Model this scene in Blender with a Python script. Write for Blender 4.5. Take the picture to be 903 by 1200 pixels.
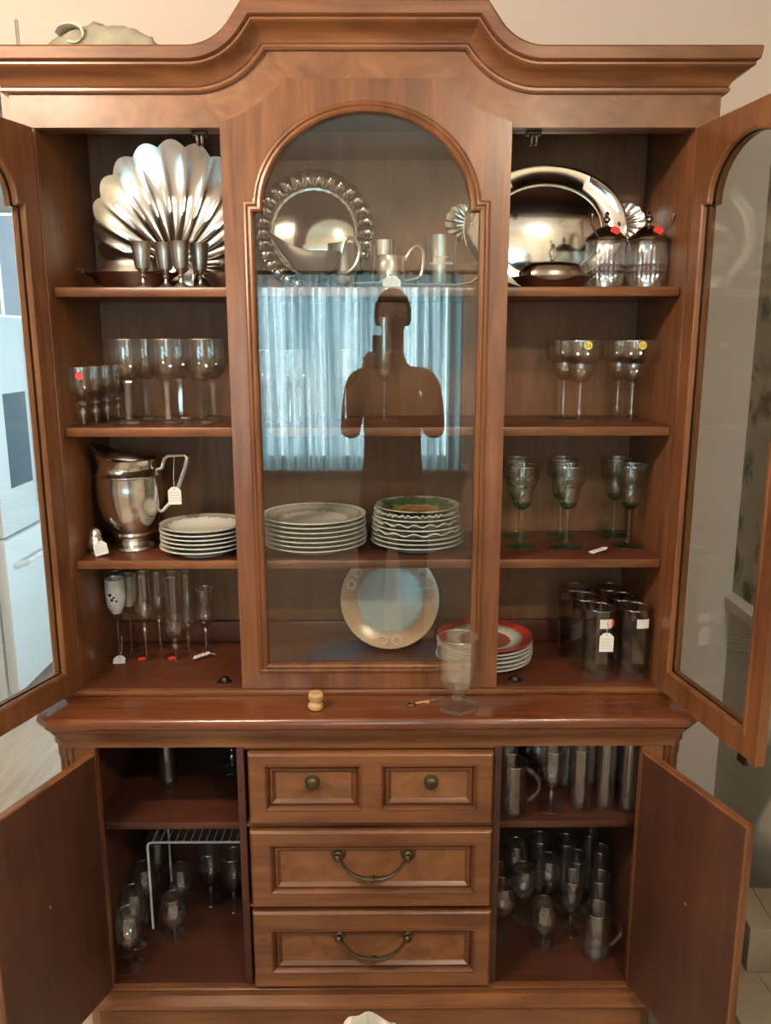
import bpy, bmesh, math, random
from mathutils import Vector, Matrix
PI = math.pi
random.seed(7)
scene = bpy.context.scene
COL = scene.collection
for o in list(bpy.data.objects): bpy.data.objects.remove(o)

# ------------------------------------------------------------------ camera
CX, CY, CZ = 0.0294, -1.8534, 1.6746
PITCH, YAW, ROLL, FPX = 0.20797, 0.00565, -0.00171, 949.3
cd = bpy.data.cameras.new('camera'); cam = bpy.data.objects.new('camera', cd); COL.objects.link(cam)
_f = Vector((math.sin(YAW)*math.cos(PITCH), math.cos(YAW)*math.cos(PITCH), -math.sin(PITCH)))
_r = Vector((math.cos(YAW), -math.sin(YAW), 0)); _u = _r.cross(_f)
_r2 = _r*math.cos(ROLL)+_u*math.sin(ROLL); _u2 = _u*math.cos(ROLL)-_r*math.sin(ROLL)
cam.matrix_world = Matrix(((_r2.x,_u2.x,-_f.x,CX),(_r2.y,_u2.y,-_f.y,CY),(_r2.z,_u2.z,-_f.z,CZ),(0,0,0,1)))
cd.sensor_fit = 'VERTICAL'; cd.sensor_height = 36.0; cd.lens = FPX/1200*36.0
cd.clip_start = 0.01; cd.clip_end = 60
scene.camera = cam

# ------------------------------------------------------------------ world, daylight, exposure
w = bpy.data.worlds.new('world'); scene.world = w; w.use_nodes = True
w.node_tree.nodes['Background'].inputs[0].default_value = (0.60, 0.80, 1.0, 1)
w.node_tree.nodes['Background'].inputs[1].default_value = 1.0
vs = scene.view_settings
vs.view_transform = 'Standard'; vs.look = 'None'; vs.gamma = 1.0; vs.use_curve_mapping = False
vs.exposure = -0.40
cy = scene.cycles
cy.use_denoising = True
cy.transparent_max_bounces = 40; cy.max_bounces = 14; cy.transmission_bounces = 12; cy.glossy_bounces = 5; cy.diffuse_bounces = 4
cy.sample_clamp_indirect = 4.0

def area(name, loc, target, sx, sy, power, color):
    l = bpy.data.lights.new(name, 'AREA'); l.shape = 'RECTANGLE'; l.size = sx; l.size_y = sy
    l.energy = power; l.color = color
    o = bpy.data.objects.new(name, l); COL.objects.link(o); o.location = loc
    o.rotation_euler = (Vector(target)-Vector(loc)).to_track_quat('-Z', 'Y').to_euler()
    return o
# daylight outside the dining-room window and the kitchen window, then an added fill for the fridge
WIN_X0, WIN_X1, WIN_Z0, WIN_Z1, BACK_Y = -0.95, 0.48, 0.92, 2.03, -3.25
area('window_daylight', ((WIN_X0+WIN_X1)/2, BACK_Y-0.45, 1.5), ((WIN_X0+WIN_X1)/2, 0, 1.5), 1.9, 1.5, 150, (0.88, 0.95, 1.0))
area('kitchen_daylight', (-2.3, 3.6, 1.85), (-2.2, 1.0, 1.6), 1.6, 1.4, 55, (0.60, 0.86, 1.0))
area('kitchen_side_fill', (1.35, 2.0, 1.7), (-2.0, 2.0, 1.2), 1.9, 1.5, 150, (0.70, 0.89, 1.0))  # added light to brighten the fridge front, through an invented side window
LAMP_POWER = 560.0

# ------------------------------------------------------------------ materials
MATS = {}
def new_mat(name):
    m = bpy.data.materials.new(name); m.use_nodes = True
    nt = m.node_tree; nt.nodes.clear()
    out = nt.nodes.new('ShaderNodeOutputMaterial')
    MATS[name] = m
    return m, nt, out
def principled(nt, out, **k):
    b = nt.nodes.new('ShaderNodeBsdfPrincipled'); nt.links.new(b.outputs[0], out.inputs[0])
    for a, v in k.items():
        b.inputs[a.replace('_', ' ')].default_value = v
    return b
def plain(name, col, rough=0.5, metal=0.0, noise=0.0, scale=20, coat=0.0, bump=0.0, spec=0.5):
    m, nt, out = new_mat(name)
    b = principled(nt, out, Base_Color=(*col, 1), Roughness=rough, Metallic=metal)
    b.inputs['Coat Weight'].default_value = coat
    b.inputs['Specular IOR Level'].default_value = spec
    tc = nt.nodes.new('ShaderNodeTexCoord'); n = nt.nodes.new('ShaderNodeTexNoise')
    n.inputs['Scale'].default_value = scale; n.inputs['Detail'].default_value = 4
    nt.links.new(tc.outputs['Object'], n.inputs['Vector'])
    cr = nt.nodes.new('ShaderNodeValToRGB')
    k = max(noise, 0.02)
    cr.color_ramp.elements[0].position = 0.3; cr.color_ramp.elements[1].position = 0.7
    cr.color_ramp.elements[0].color = (*[c*(1-k) for c in col], 1); cr.color_ramp.elements[1].color = (*[min(1, c*(1+k)) for c in col], 1)
    nt.links.new(n.outputs['Fac'], cr.inputs['Fac']); nt.links.new(cr.outputs[0], b.inputs['Base Color'])
    if bump:
        bp = nt.nodes.new('ShaderNodeBump'); bp.inputs['Strength'].default_value = bump; bp.inputs['Distance'].default_value = 0.004
        nt.links.new(n.outputs['Fac'], bp.inputs['Height']); nt.links.new(bp.outputs[0], b.inputs['Normal'])
    return m
def wood(name, c0, c1, axis='Z', rough=0.34, scale=9.0, burl=False, coat=0.25):
    m, nt, out = new_mat(name)
    b = principled(nt, out, Roughness=rough); b.inputs['Coat Weight'].default_value = coat; b.inputs['Coat Roughness'].default_value = 0.22
    tc = nt.nodes.new('ShaderNodeTexCoord'); mp = nt.nodes.new('ShaderNodeMapping')
    nt.links.new(tc.outputs['Object'], mp.inputs['Vector'])
    if not burl: mp.inputs['Scale'].default_value = {'X': (0.09, 1, 1), 'Y': (1, 0.09, 1), 'Z': (1, 1, 0.09)}[axis]
    else: mp.inputs['Scale'].default_value = (0.7, 1, 1)
    n1 = nt.nodes.new('ShaderNodeTexNoise'); n1.inputs['Scale'].default_value = scale*(1.6 if burl else 4)
    n1.inputs['Detail'].default_value = 6; n1.inputs['Roughness'].default_value = 0.62; n1.inputs['Distortion'].default_value = 1.6 if burl else 0.7
    n2 = nt.nodes.new('ShaderNodeTexNoise'); n2.inputs['Scale'].default_value = scale*0.5; n2.inputs['Detail'].default_value = 2
    nt.links.new(mp.outputs[0], n1.inputs['Vector']); nt.links.new(tc.outputs['Object'], n2.inputs['Vector'])
    mx = nt.nodes.new('ShaderNodeMix'); mx.data_type = 'FLOAT'; mx.inputs[0].default_value = 0.38
    nt.links.new(n1.outputs['Fac'], mx.inputs[2]); nt.links.new(n2.outputs['Fac'], mx.inputs[3])
    cr = nt.nodes.new('ShaderNodeValToRGB'); cr.color_ramp.elements[0].position = 0.36; cr.color_ramp.elements[1].position = 0.64
    cr.color_ramp.elements[0].color = (*c0, 1); cr.color_ramp.elements[1].color = (*c1, 1)
    nt.links.new(mx.outputs[0], cr.inputs['Fac']); nt.links.new(cr.outputs[0], b.inputs['Base Color'])
    bp = nt.nodes.new('ShaderNodeBump'); bp.inputs['Strength'].default_value = 0.06; bp.inputs['Distance'].default_value = 0.002
    nt.links.new(n1.outputs['Fac'], bp.inputs['Height']); nt.links.new(bp.outputs[0], b.inputs['Normal'])
    return m
def thin_glass(name, tint=(1, 1, 1), edge=(0.75, 0.78, 0.76), ior=1.5, rough=0.02, gloss=1.0):
    """clear thin glass: straight-through transmission with Fresnel reflection, tinted towards the rim"""
    m, nt, out = new_mat(name)
    lw = nt.nodes.new('ShaderNodeLayerWeight'); lw.inputs['Blend'].default_value = 0.5
    pw = nt.nodes.new('ShaderNodeMath'); pw.operation = 'POWER'; pw.inputs[1].default_value = 2.2
    nt.links.new(lw.outputs['Facing'], pw.inputs[0])
    cm = nt.nodes.new('ShaderNodeMix'); cm.data_type = 'RGBA'
    cm.inputs[6].default_value = (*tint, 1); cm.inputs[7].default_value = (*edge, 1)
    nt.links.new(pw.outputs[0], cm.inputs[0])
    tr = nt.nodes.new('ShaderNodeBsdfTransparent'); nt.links.new(cm.outputs[2], tr.inputs[0])
    gl = nt.nodes.new('ShaderNodeBsdfGlossy'); gl.inputs['Roughness'].default_value = rough; gl.inputs[0].default_value = (gloss, gloss, gloss, 1)
    p5 = nt.nodes.new('ShaderNodeMath'); p5.operation = 'POWER'; p5.inputs[1].default_value = 5.0   # Schlick reflectance
    nt.links.new(lw.outputs['Facing'], p5.inputs[0])
    f0 = ((ior-1)/(ior+1))**2
    fr = nt.nodes.new('ShaderNodeMath'); fr.operation = 'MULTIPLY_ADD'; fr.inputs[1].default_value = 0.45; fr.inputs[2].default_value = f0
    nt.links.new(p5.outputs[0], fr.inputs[0])
    mx = nt.nodes.new('ShaderNodeMixShader')
    nt.links.new(fr.outputs[0], mx.inputs[0]); nt.links.new(tr.outputs[0], mx.inputs[1]); nt.links.new(gl.outputs[0], mx.inputs[2])
    nt.links.new(mx.outputs[0], out.inputs[0])
    return m
def crystal(name, col=(1, 1, 1), mixk=0.55, rough=0.0, ior=1.48):
    """solid glass that refracts, softened by straight transmission"""
    m, nt, out = new_mat(name)
    g = nt.nodes.new('ShaderNodeBsdfGlass'); g.inputs['Color'].default_value = (*col, 1); g.inputs['Roughness'].default_value = rough; g.inputs['IOR'].default_value = ior
    tr = nt.nodes.new('ShaderNodeBsdfTransparent'); tr.inputs[0].default_value = (*col, 1)
    mx = nt.nodes.new('ShaderNodeMixShader'); mx.inputs[0].default_value = mixk
    nt.links.new(tr.outputs[0], mx.inputs[1]); nt.links.new(g.outputs[0], mx.inputs[2]); nt.links.new(mx.outputs[0], out.inputs[0])
    return m
def emit(name, col, s):
    m, nt, out = new_mat(name)
    e = nt.nodes.new('ShaderNodeEmission'); e.inputs[0].default_value = (*col, 1); e.inputs[1].default_value = s
    nt.links.new(e.outputs[0], out.inputs[0]); return m

W_D, W_L = (0.102, 0.034, 0.0125), (0.245, 0.098, 0.036)
M_WV = wood('wood_vertical', W_D, W_L, 'Z')
M_WH = wood('wood_horizontal', W_D, W_L, 'X')
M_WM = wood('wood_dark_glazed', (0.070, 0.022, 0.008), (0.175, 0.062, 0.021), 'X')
M_BURL = wood('wood_burl', (0.120, 0.044, 0.017), (0.260, 0.112, 0.045), burl=True, rough=0.42, coat=0.1)
M_LEDGE = wood('wood_ledge', (0.10, 0.027, 0.010), (0.20, 0.062, 0.022), 'X', rough=0.22, coat=0.5)
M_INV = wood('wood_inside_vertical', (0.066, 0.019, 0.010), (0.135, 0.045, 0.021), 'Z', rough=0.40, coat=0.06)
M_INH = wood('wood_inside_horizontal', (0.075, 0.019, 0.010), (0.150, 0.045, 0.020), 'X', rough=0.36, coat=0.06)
M_BACK = wood('wood_back_panel', (0.130, 0.052, 0.019), (0.215, 0.096, 0.037), 'Z', rough=0.55, coat=0.0)
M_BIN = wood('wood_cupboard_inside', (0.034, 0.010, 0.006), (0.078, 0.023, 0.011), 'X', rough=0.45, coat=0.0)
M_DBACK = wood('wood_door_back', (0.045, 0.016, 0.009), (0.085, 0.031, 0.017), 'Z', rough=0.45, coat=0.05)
M_DRK = plain('groove_shadow_stain', (0.03, 0.012, 0.006), 0.5)
M_SILVER = plain('silver', (0.76, 0.74, 0.70), 0.18, 1.0, noise=0.05, scale=14)
M_TRAY = plain('silver_tray', (0.80, 0.80, 0.77), 0.10, 1.0, noise=0.04, scale=8)
M_PEW = plain('pewter', (0.50, 0.47, 0.43), 0.30, 1.0, noise=0.10, scale=25)
M_DPEW = plain('tarnished_silver', (0.36, 0.30, 0.25), 0.22, 1.0, noise=0.15, scale=18)
M_DULL = plain('dull_pewter', (0.15, 0.14, 0.13), 0.48, 0.8, noise=0.15, scale=22)
M_BRASS = plain('antique_brass', (0.125, 0.098, 0.060), 0.45, 1.0, noise=0.25, scale=60)
M_IRON = plain('dark_catch_metal', (0.06, 0.045, 0.035), 0.40, 0.9, noise=0.2, scale=60)
M_PANE = thin_glass('door_glass', (0.95, 0.965, 0.95), (0.86, 0.89, 0.86), 1.6, 0.0)
M_GL = thin_glass('clear_glassware', (0.988, 0.992, 0.988), (0.88, 0.90, 0.89), 1.75, 0.015)
M_GLB = thin_glass('bluish_glassware', (0.975, 0.988, 0.988), (0.84, 0.88, 0.89), 1.85, 0.03)
M_CR = thin_glass('cut_crystal', (0.985, 0.99, 0.985), (0.84, 0.86, 0.85), 2.5, 0.08)
M_RIM = thin_glass('polished_glass_rim', (0.97, 0.98, 0.97), (0.86, 0.88, 0.87), 3.2, 0.14)
M_GREEN = thin_glass('green_glass', (0.66, 0.90, 0.79), (0.40, 0.72, 0.58), 2.0, 0.04)
M_GREENB = thin_glass('pale_green_glass', (0.965, 0.985, 0.975), (0.74, 0.84, 0.79), 1.62, 0.015)
M_SMOKE = thin_glass('smoked_glass', (0.87, 0.87, 0.86), (0.58, 0.59, 0.58), 1.75, 0.015)
M_FROST = plain('white_enamel_on_glass', (0.75, 0.75, 0.70), 0.35, noise=0.12, scale=60)
M_PORC = plain('white_porcelain', (0.80, 0.79, 0.74), 0.18, noise=0.04, scale=12, coat=0.3)
M_PORCG = plain('grey_white_porcelain', (0.70, 0.71, 0.66), 0.20, noise=0.10, scale=40, coat=0.3)
M_RUFF = plain('ivory_porcelain', (0.50, 0.47, 0.42), 0.25, noise=0.05, coat=0.2)
M_RED = plain('red_sticker', (0.75, 0.055, 0.035), 0.5, noise=0.05)
M_YEL = plain('yellow_sticker', (0.80, 0.66, 0.10), 0.5, noise=0.05)
M_TAG = plain('white_paper_tag', (0.80, 0.79, 0.77), 0.7, noise=0.03)
M_INK = plain('tag_ink', (0.12, 0.12, 0.16), 0.7)
M_STR = plain('white_string', (0.75, 0.73, 0.68), 0.8)
M_WALL = plain('painted_wall', (0.60, 0.52, 0.47), 0.75, noise=0.02, scale=3)
M_WALLR = plain('painted_wall_lower', (0.56, 0.52, 0.43), 0.75, noise=0.03, scale=3)
M_CEIL = plain('ceiling_paint', (0.78, 0.74, 0.68), 0.8)
M_TRIM = plain('white_trim', (0.72, 0.69, 0.62), 0.45)
M_FLOOR = wood('floor_light_wood', (0.40, 0.30, 0.21), (0.58, 0.46, 0.34), 'Y', rough=0.35, scale=5, coat=0.1)
M_FRIDGE = plain('fridge_enamel', (0.74, 0.78, 0.80), 0.30, noise=0.02, scale=3)
M_FRDARK = plain('fridge_dispenser', (0.10, 0.14, 0.17), 0.35)
M_KWALL = plain('kitchen_wall', (0.56, 0.72, 0.78), 0.7)
M_WIRE = plain('white_wire', (0.70, 0.71, 0.72), 0.35)
M_CORK = plain('turned_pale_wood', (0.55, 0.36, 0.17), 0.55, noise=0.15, scale=40)
M_CARD = plain('cardboard', (0.30, 0.235, 0.165), 0.8, noise=0.08, scale=12)
M_CARDW = plain('pale_cardboard', (0.52, 0.43, 0.32), 0.8, noise=0.06, scale=12)
M_SKIN = plain('skin', (0.45, 0.25, 0.17), 0.5, noise=0.05)
M_HAIR = plain('dark_hair', (0.03, 0.022, 0.018), 0.55, noise=0.3, scale=60)
M_SHIRT = plain('maroon_shirt', (0.20, 0.085, 0.062), 0.85, noise=0.2, scale=30)
M_JEANS = plain('dark_trousers', (0.03, 0.035, 0.05), 0.9, noise=0.2, scale=60)
M_PHONE = plain('black_phone', (0.015, 0.015, 0.018), 0.2)
M_LAMP = emit('lamp_glass_lit', (1.0, 0.79, 0.58), LAMP_POWER)
M_FILL_LAMP = emit('fill_dome_lit', (1.0, 0.84, 0.62), LAMP_POWER*1.25)
M_FABRIC = plain('grey_beige_cloth', (0.30, 0.28, 0.22), 0.95, noise=0.35, scale=14, bump=0.6)
M_FOLD = plain('cream_cloth', (0.62, 0.55, 0.46), 0.95, noise=0.15, scale=20)
M_TABLE = wood('side_table_wood', (0.07, 0.03, 0.015), (0.14, 0.06, 0.03), 'X')

def curtain_mat():
    m, nt, out = new_mat('sheer_blue_curtain')
    t = nt.nodes.new('ShaderNodeBsdfTranslucent'); t.inputs[0].default_value = (0.60, 0.80, 0.86, 1)
    d = nt.nodes.new('ShaderNodeBsdfTransparent'); d.inputs[0].default_value = (0.80, 0.92, 0.95, 1)
    tc = nt.nodes.new('ShaderNodeTexCoord'); mp = nt.nodes.new('ShaderNodeMapping'); mp.inputs['Scale'].default_value = (1, 0.1, 0.02)
    n = nt.nodes.new('ShaderNodeTexNoise'); n.inputs['Scale'].default_value = 28; n.inputs['Detail'].default_value = 3
    nt.links.new(tc.outputs['Object'], mp.inputs[0]); nt.links.new(mp.outputs[0], n.inputs['Vector'])
    cr = nt.nodes.new('ShaderNodeValToRGB'); cr.color_ramp.elements[0].position = 0.35; cr.color_ramp.elements[1].position = 0.65
    nt.links.new(n.outputs['Fac'], cr.inputs['Fac'])
    mx = nt.nodes.new('ShaderNodeMixShader'); nt.links.new(cr.outputs[0], mx.inputs[0])
    nt.links.new(t.outputs[0], mx.inputs[1]); nt.links.new(d.outputs[0], mx.inputs[2]); nt.links.new(mx.outputs[0], out.inputs[0])
    return m
M_CURT = curtain_mat()
def floral_mat():
    m, nt, out = new_mat('floral_wallpaper')
    b = principled(nt, out, Roughness=0.8)
    tc = nt.nodes.new('ShaderNodeTexCoord')
    v = nt.nodes.new('ShaderNodeTexVoronoi'); v.inputs['Scale'].default_value = 9
    n = nt.nodes.new('ShaderNodeTexNoise'); n.inputs['Scale'].default_value = 16; n.inputs['Detail'].default_value = 5; n.inputs['Distortion'].default_value = 1.2
    nt.links.new(tc.outputs['Object'], v.inputs['Vector']); nt.links.new(tc.outputs['Object'], n.inputs['Vector'])
    ad = nt.nodes.new('ShaderNodeMath'); ad.operation = 'ADD'; nt.links.new(v.outputs['Distance'], ad.inputs[0]); nt.links.new(n.outputs['Fac'], ad.inputs[1])
    cr = nt.nodes.new('ShaderNodeValToRGB'); cr.color_ramp.elements[0].position = 0.70; cr.color_ramp.elements[1].position = 0.98
    cr.color_ramp.elements[0].color = (0.17, 0.15, 0.11, 1); cr.color_ramp.elements[1].color = (0.50, 0.45, 0.34, 1)
    nt.links.new(ad.outputs[0], cr.inputs['Fac']); nt.links.new(cr.outputs[0], b.inputs['Base Color'])
    return m
M_FLORAL = floral_mat()
def ring_mat(name, stops, noise_k=0.0, scale=40):
    """radial bands around a plate's own axis: stops = [(radius, colour)]"""
    m, nt, out = new_mat(name)
    b = principled(nt, out, Roughness=0.2); b.inputs['Coat Weight'].default_value = 0.3
    tc = nt.nodes.new('ShaderNodeTexCoord'); sp = nt.nodes.new('ShaderNodeSeparateXYZ'); nt.links.new(tc.outputs['Object'], sp.inputs[0])
    cb = nt.nodes.new('ShaderNodeCombineXYZ'); nt.links.new(sp.outputs[0], cb.inputs[0]); nt.links.new(sp.outputs[1], cb.inputs[1])
    ln = nt.nodes.new('ShaderNodeVectorMath'); ln.operation = 'LENGTH'; nt.links.new(cb.outputs[0], ln.inputs[0])
    n = nt.nodes.new('ShaderNodeTexNoise'); n.inputs['Scale'].default_value = scale; n.inputs['Detail'].default_value = 4; nt.links.new(tc.outputs['Object'], n.inputs['Vector'])
    ma = nt.nodes.new('ShaderNodeMath'); ma.operation = 'MULTIPLY_ADD'; ma.inputs[1].default_value = noise_k; nt.links.new(n.outputs['Fac'], ma.inputs[0]); nt.links.new(ln.outputs['Value'], ma.inputs[2])
    su = nt.nodes.new('ShaderNodeMath'); su.operation = 'MULTIPLY_ADD'; su.inputs[1].default_value = 5.0; su.inputs[2].default_value = -5.0*noise_k*0.5
    nt.links.new(ma.outputs[0], su.inputs[0])
    cr = nt.nodes.new('ShaderNodeValToRGB'); e = cr.color_ramp.elements
    e[0].position = stops[0][0]*5; e[0].color = (*stops[0][1], 1); e[1].position = stops[-1][0]*5; e[1].color = (*stops[-1][1], 1)
    for r, c in stops[1:-1]:
        q = e.new(r*5); q.color = (*c, 1)
    nt.links.new(su.outputs[0], cr.inputs['Fac']); nt.links.new(cr.outputs[0], b.inputs['Base Color'])
    return m
_wh = (0.78, 0.78, 0.72)
M_LACE = ring_mat('openwork_border_plate', [(0.0, _wh), (0.080, _wh), (0.088, (0.32, 0.31, 0.26)), (0.104, (0.52, 0.51, 0.45)), (0.118, (0.36, 0.34, 0.28)), (0.124, _wh)], 0.03, 130)
M_FESTIVE = ring_mat('festive_print_plate', [(0.0, (0.50, 0.33, 0.12)), (0.035, (0.45, 0.16, 0.06)), (0.055, (0.42, 0.36, 0.14)), (0.072, (0.06, 0.10, 0.05)), (0.094, (0.10, 0.13, 0.07)), (0.102, (0.5, 0.46, 0.38))], 0.07, 22)
M_LATT = ring_mat('red_rim_plate', [(0.0, (0.30, 0.09, 0.05)), (0.066, (0.34, 0.10, 0.06)), (0.072, _wh), (0.094, (0.45, 0.43, 0.38)), (0.100, (0.50, 0.06, 0.04)), (0.124, (0.52, 0.05, 0.035))], 0.012, 90)
M_IMARI = ring_mat('peach_rim_plate', [(0.0, (0.62, 0.50, 0.44)), (0.03, (0.62, 0.66, 0.66)), (0.085, (0.58, 0.64, 0.65)), (0.092, (0.42, 0.40, 0.36)), (0.098, (0.62, 0.36, 0.20)), (0.135, (0.66, 0.44, 0.28))], 0.035, 45)

# ------------------------------------------------------------------ geometry helpers
class G:
    def __init__(s): s.v = []; s.f = []
    def add(s, v, f):
        b = len(s.v); s.v += [tuple(p) for p in v]; s.f += [tuple(i+b for i in q) for q in f]; return s
    def box(s, x0, x1, y0, y1, z0, z1, bev=0.0):
        if bev <= 0:
            v = [(x, y, z) for z in (z0, z1) for y in (y0, y1) for x in (x0, x1)]
            return s.add(v, [(0, 2, 3, 1), (4, 5, 7, 6), (0, 1, 5, 4), (2, 6, 7, 3), (0, 4, 6, 2), (1, 3, 7, 5)])
        bm = bmesh.new(); bmesh.ops.create_cube(bm, size=1)
        for q in bm.verts: q.co = Vector(((x0+x1)/2+q.co.x*(x1-x0), (y0+y1)/2+q.co.y*(y1-y0), (z0+z1)/2+q.co.z*(z1-z0)))
        bmesh.ops.bevel(bm, geom=bm.edges[:], offset=bev, segments=2, profile=0.5, affect='EDGES')
        return s.bm(bm)
    def bm(s, bm):
        bm.verts.index_update(); s.add([tuple(q.co) for q in bm.verts], [[q.index for q in f.verts] for f in bm.faces]); bm.free(); return s
    def lathe(s, prof, n=24, fn=None, c=(0, 0, 0), cap=True):
        """prof = [(r, z)], fn(theta, r, z) -> r, z"""
        v = []; f = []
        for (r, z) in prof:
            for k in range(n):
                t = 2*PI*k/n; rr, zz = fn(t, r, z) if fn else (r, z)
                v.append((c[0]+rr*math.cos(t), c[1]+rr*math.sin(t), c[2]+zz))
        for i in range(len(prof)-1):
            for k in range(n):
                a = i*n+k; b = i*n+(k+1) % n; f.append((a, b, b+n, a+n))
        if cap:
            f.append(tuple(range(n-1, -1, -1)))
            f.append(tuple((len(prof)-1)*n+k for k in range(n)))
        return s.add(v, f)
    def tube(s, pts, r, n=8, closed=False, cap=True):
        P = [Vector(p) for p in pts]; m = len(P); v = []; f = []
        up = None
        for i, p in enumerate(P):
            a = P[(i-1) % m] if (i or closed) else p; b = P[(i+1) % m] if (i < m-1 or closed) else p
            d = (b-a).normalized()
            if up is None: up = Vector((0, 0, 1)) if abs(d.z) < 0.9 else Vector((1, 0, 0))
            x = d.cross(up).normalized(); up = x.cross(d).normalized()
            rr = r[i] if isinstance(r, (list, tuple)) else r
            for k in range(n):
                t = 2*PI*k/n; q = p+x*(rr*math.cos(t))+up*(rr*math.sin(t)); v.append(tuple(q))
        for i in range(m-1+(1 if closed else 0)):
            for k in range(n):
                a = i*n+k; b = i*n+(k+1) % n; c = ((i+1) % m)*n
                f.append((a, b, c+(k+1) % n, c+k))
        if cap and not closed: f.append(tuple(range(n-1, -1, -1))); f.append(tuple((m-1)*n+k for k in range(n)))
        return s.add(v, f)
    def slab(s, outer, holes, y0, y1):
        """2D (x, z) outline with holes made solid between y0 and y1"""
        for y in (y0, y1):
            bm = bmesh.new()
            for lp in [outer]+holes:
                vs_ = [bm.verts.new((x, y, z)) for x, z in lp]
                for i in range(len(vs_)): bm.edges.new((vs_[i], vs_[(i+1) % len(vs_)]))
            bmesh.ops.triangle_fill(bm, use_beauty=True, use_dissolve=False, edges=bm.edges[:], normal=(0, -1, 0))
            s.bm(bm)
        for lp in [outer]+holes:
            n = len(lp); v = [(x, y0, z) for x, z in lp]+[(x, y1, z) for x, z in lp]
            s.add(v, [(i, (i+1) % n, n+(i+1) % n, n+i) for i in range(n)])
        return s
    def ring(s, path, prof, closed=True, ysign=-1, y=0.0):
        """sweep profile [(n, o)] along an (x, z) path; n = offset along the left normal, o = offset out of the plane"""
        m = len(path); N = []
        for i in range(m):
            a = path[(i-1) % m]; p = path[i]; b = path[(i+1) % m]
            def nrm(q0, q1):
                dx, dz = q1[0]-q0[0], q1[1]-q0[1]; l = math.hypot(dx, dz) or 1; return (-dz/l, dx/l)
            if not closed and i == 0: N.append(nrm(p, b)); continue
            if not closed and i == m-1: N.append(nrm(a, p)); continue
            n1 = nrm(a, p); n2 = nrm(p, b); k = 1+n1[0]*n2[0]+n1[1]*n2[1]; k = max(k, 0.3)
            N.append(((n1[0]+n2[0])/k, (n1[1]+n2[1])/k))
        v = []; f = []; q = len(prof)
        for (x, z), (nx, nz) in zip(path, N):
            for (n, o) in prof: v.append((x+nx*n, y+ysign*o, z+nz*n))
        for i in range(m if closed else m-1):
            for j in range(q-1):
                a = i*q+j; b = ((i+1) % m)*q+j; f.append((a, b, b+1, a+1))
        return s.add(v, f)
    def loft(s, loops, close=True, cap0=False, cap1=False):
        n = len(loops[0]); v = [p for l in loops for p in l]; f = []
        for i in range(len(loops)-1):
            for k in range(n if close else n-1):
                a = i*n+k; b = i*n+(k+1) % n; f.append((a, b, b+n, a+n))
        if cap0: f.append(tuple(range(n-1, -1, -1)))
        if cap1: f.append(tuple((len(loops)-1)*n+k for k in range(n)))
        return s.add(v, f)
    def xf(s, M):
        s.v = [tuple(M @ Vector(p)) for p in s.v]; return s
    def mesh(s, name, mat, angle=35):
        me = bpy.data.meshes.new(name); me.from_pydata(s.v, [], s.f); me.update()
        bm = bmesh.new(); bm.from_mesh(me); bmesh.ops.recalc_face_normals(bm, faces=bm.faces[:]); bm.to_mesh(me); bm.free()
        if angle: me.shade_smooth(); me.set_sharp_from_angle(angle=math.radians(angle))
        me.materials.append(mat); return me
    def build(s, name, mat, parent=None, loc=(0, 0, 0), rot=(0, 0, 0), angle=35):
        return link(name, s.mesh(name, mat, angle), parent, loc, rot)
def link(name, me, parent=None, loc=(0, 0, 0), rot=(0, 0, 0)):
    o = bpy.data.objects.new(name, me); COL.objects.link(o); o.location = loc; o.rotation_euler = rot
    if parent: o.parent = parent
    return o
def tag(o, label, cat, group=None):
    o['label'] = label; o['category'] = cat
    if group: o['group'] = group
    return o
def thing(name, label, cat, loc=(0, 0, 0), rot=(0, 0, 0), group=None, scale=1.0):
    o = bpy.data.objects.new(name, None); COL.objects.link(o); o.location = (loc[0], loc[1], loc[2]+.0004); o.rotation_euler = rot; o.scale = (scale,)*3
    o.empty_display_size = 0.05
    return tag(o, label, cat, group)
def struct(o): o['kind'] = 'structure'; return o
def arc(cx, cz, r, a0, a1, n): return [(cx+r*math.cos(a0+(a1-a0)*i/n), cz+r*math.sin(a0+(a1-a0)*i/n)) for i in range(n+1)]
def rect(x0, x1, z0, z1): return [(x0, z0), (x1, z0), (x1, z1), (x0, z1)]

# ------------------------------------------------------------------ the room
FZ = -0.06; CEIL_Z = 2.72; WALL_Y = 0.40; SIDE_X = 1.05
struct(G().box(-4.0, 1.2, -3.6, 3.7, FZ-0.05, FZ).build('floor', M_FLOOR))
struct(G().box(-4.0, 1.2, -3.6, 3.7, CEIL_Z, CEIL_Z+0.05).build('ceiling', M_CEIL))
struct(G().box(-0.94, SIDE_X, WALL_Y, WALL_Y+0.12, FZ, CEIL_Z).build('wall_back', M_WALL))
# opening header towards the kitchen
struct(G().box(-4.0, -0.948, WALL_Y, WALL_Y+0.12, 2.25, CEIL_Z).build('wall_header', M_WALL))
wr = struct(G().box(SIDE_X, SIDE_X+0.1, -3.6, WALL_Y, FZ, 0.925).build('wall_right', M_WALLR))
struct(G().box(SIDE_X, SIDE_X+0.1, -3.6, WALL_Y, 0.925, CEIL_Z).build('wall_right_upper', M_FLORAL))
g = G(); g.loft([[(SIDE_X-o, y, z) for o, z in ((0, .905), (.012, .91), (.02, .925), (.02, .945), (.008, .955), (0, .96))] for y in (-3.25, WALL_Y)], close=False)
struct(g.build('trim_1', M_TRIM))
struct(G().box(SIDE_X-0.014, SIDE_X, -3.25, WALL_Y, FZ, FZ+0.10, 0.004).build('baseboard_right', M_TRIM))
struct(G().box(-0.948, SIDE_X, WALL_Y-0.014, WALL_Y, FZ, FZ+0.10, 0.004).build('baseboard_back', M_TRIM))
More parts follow.
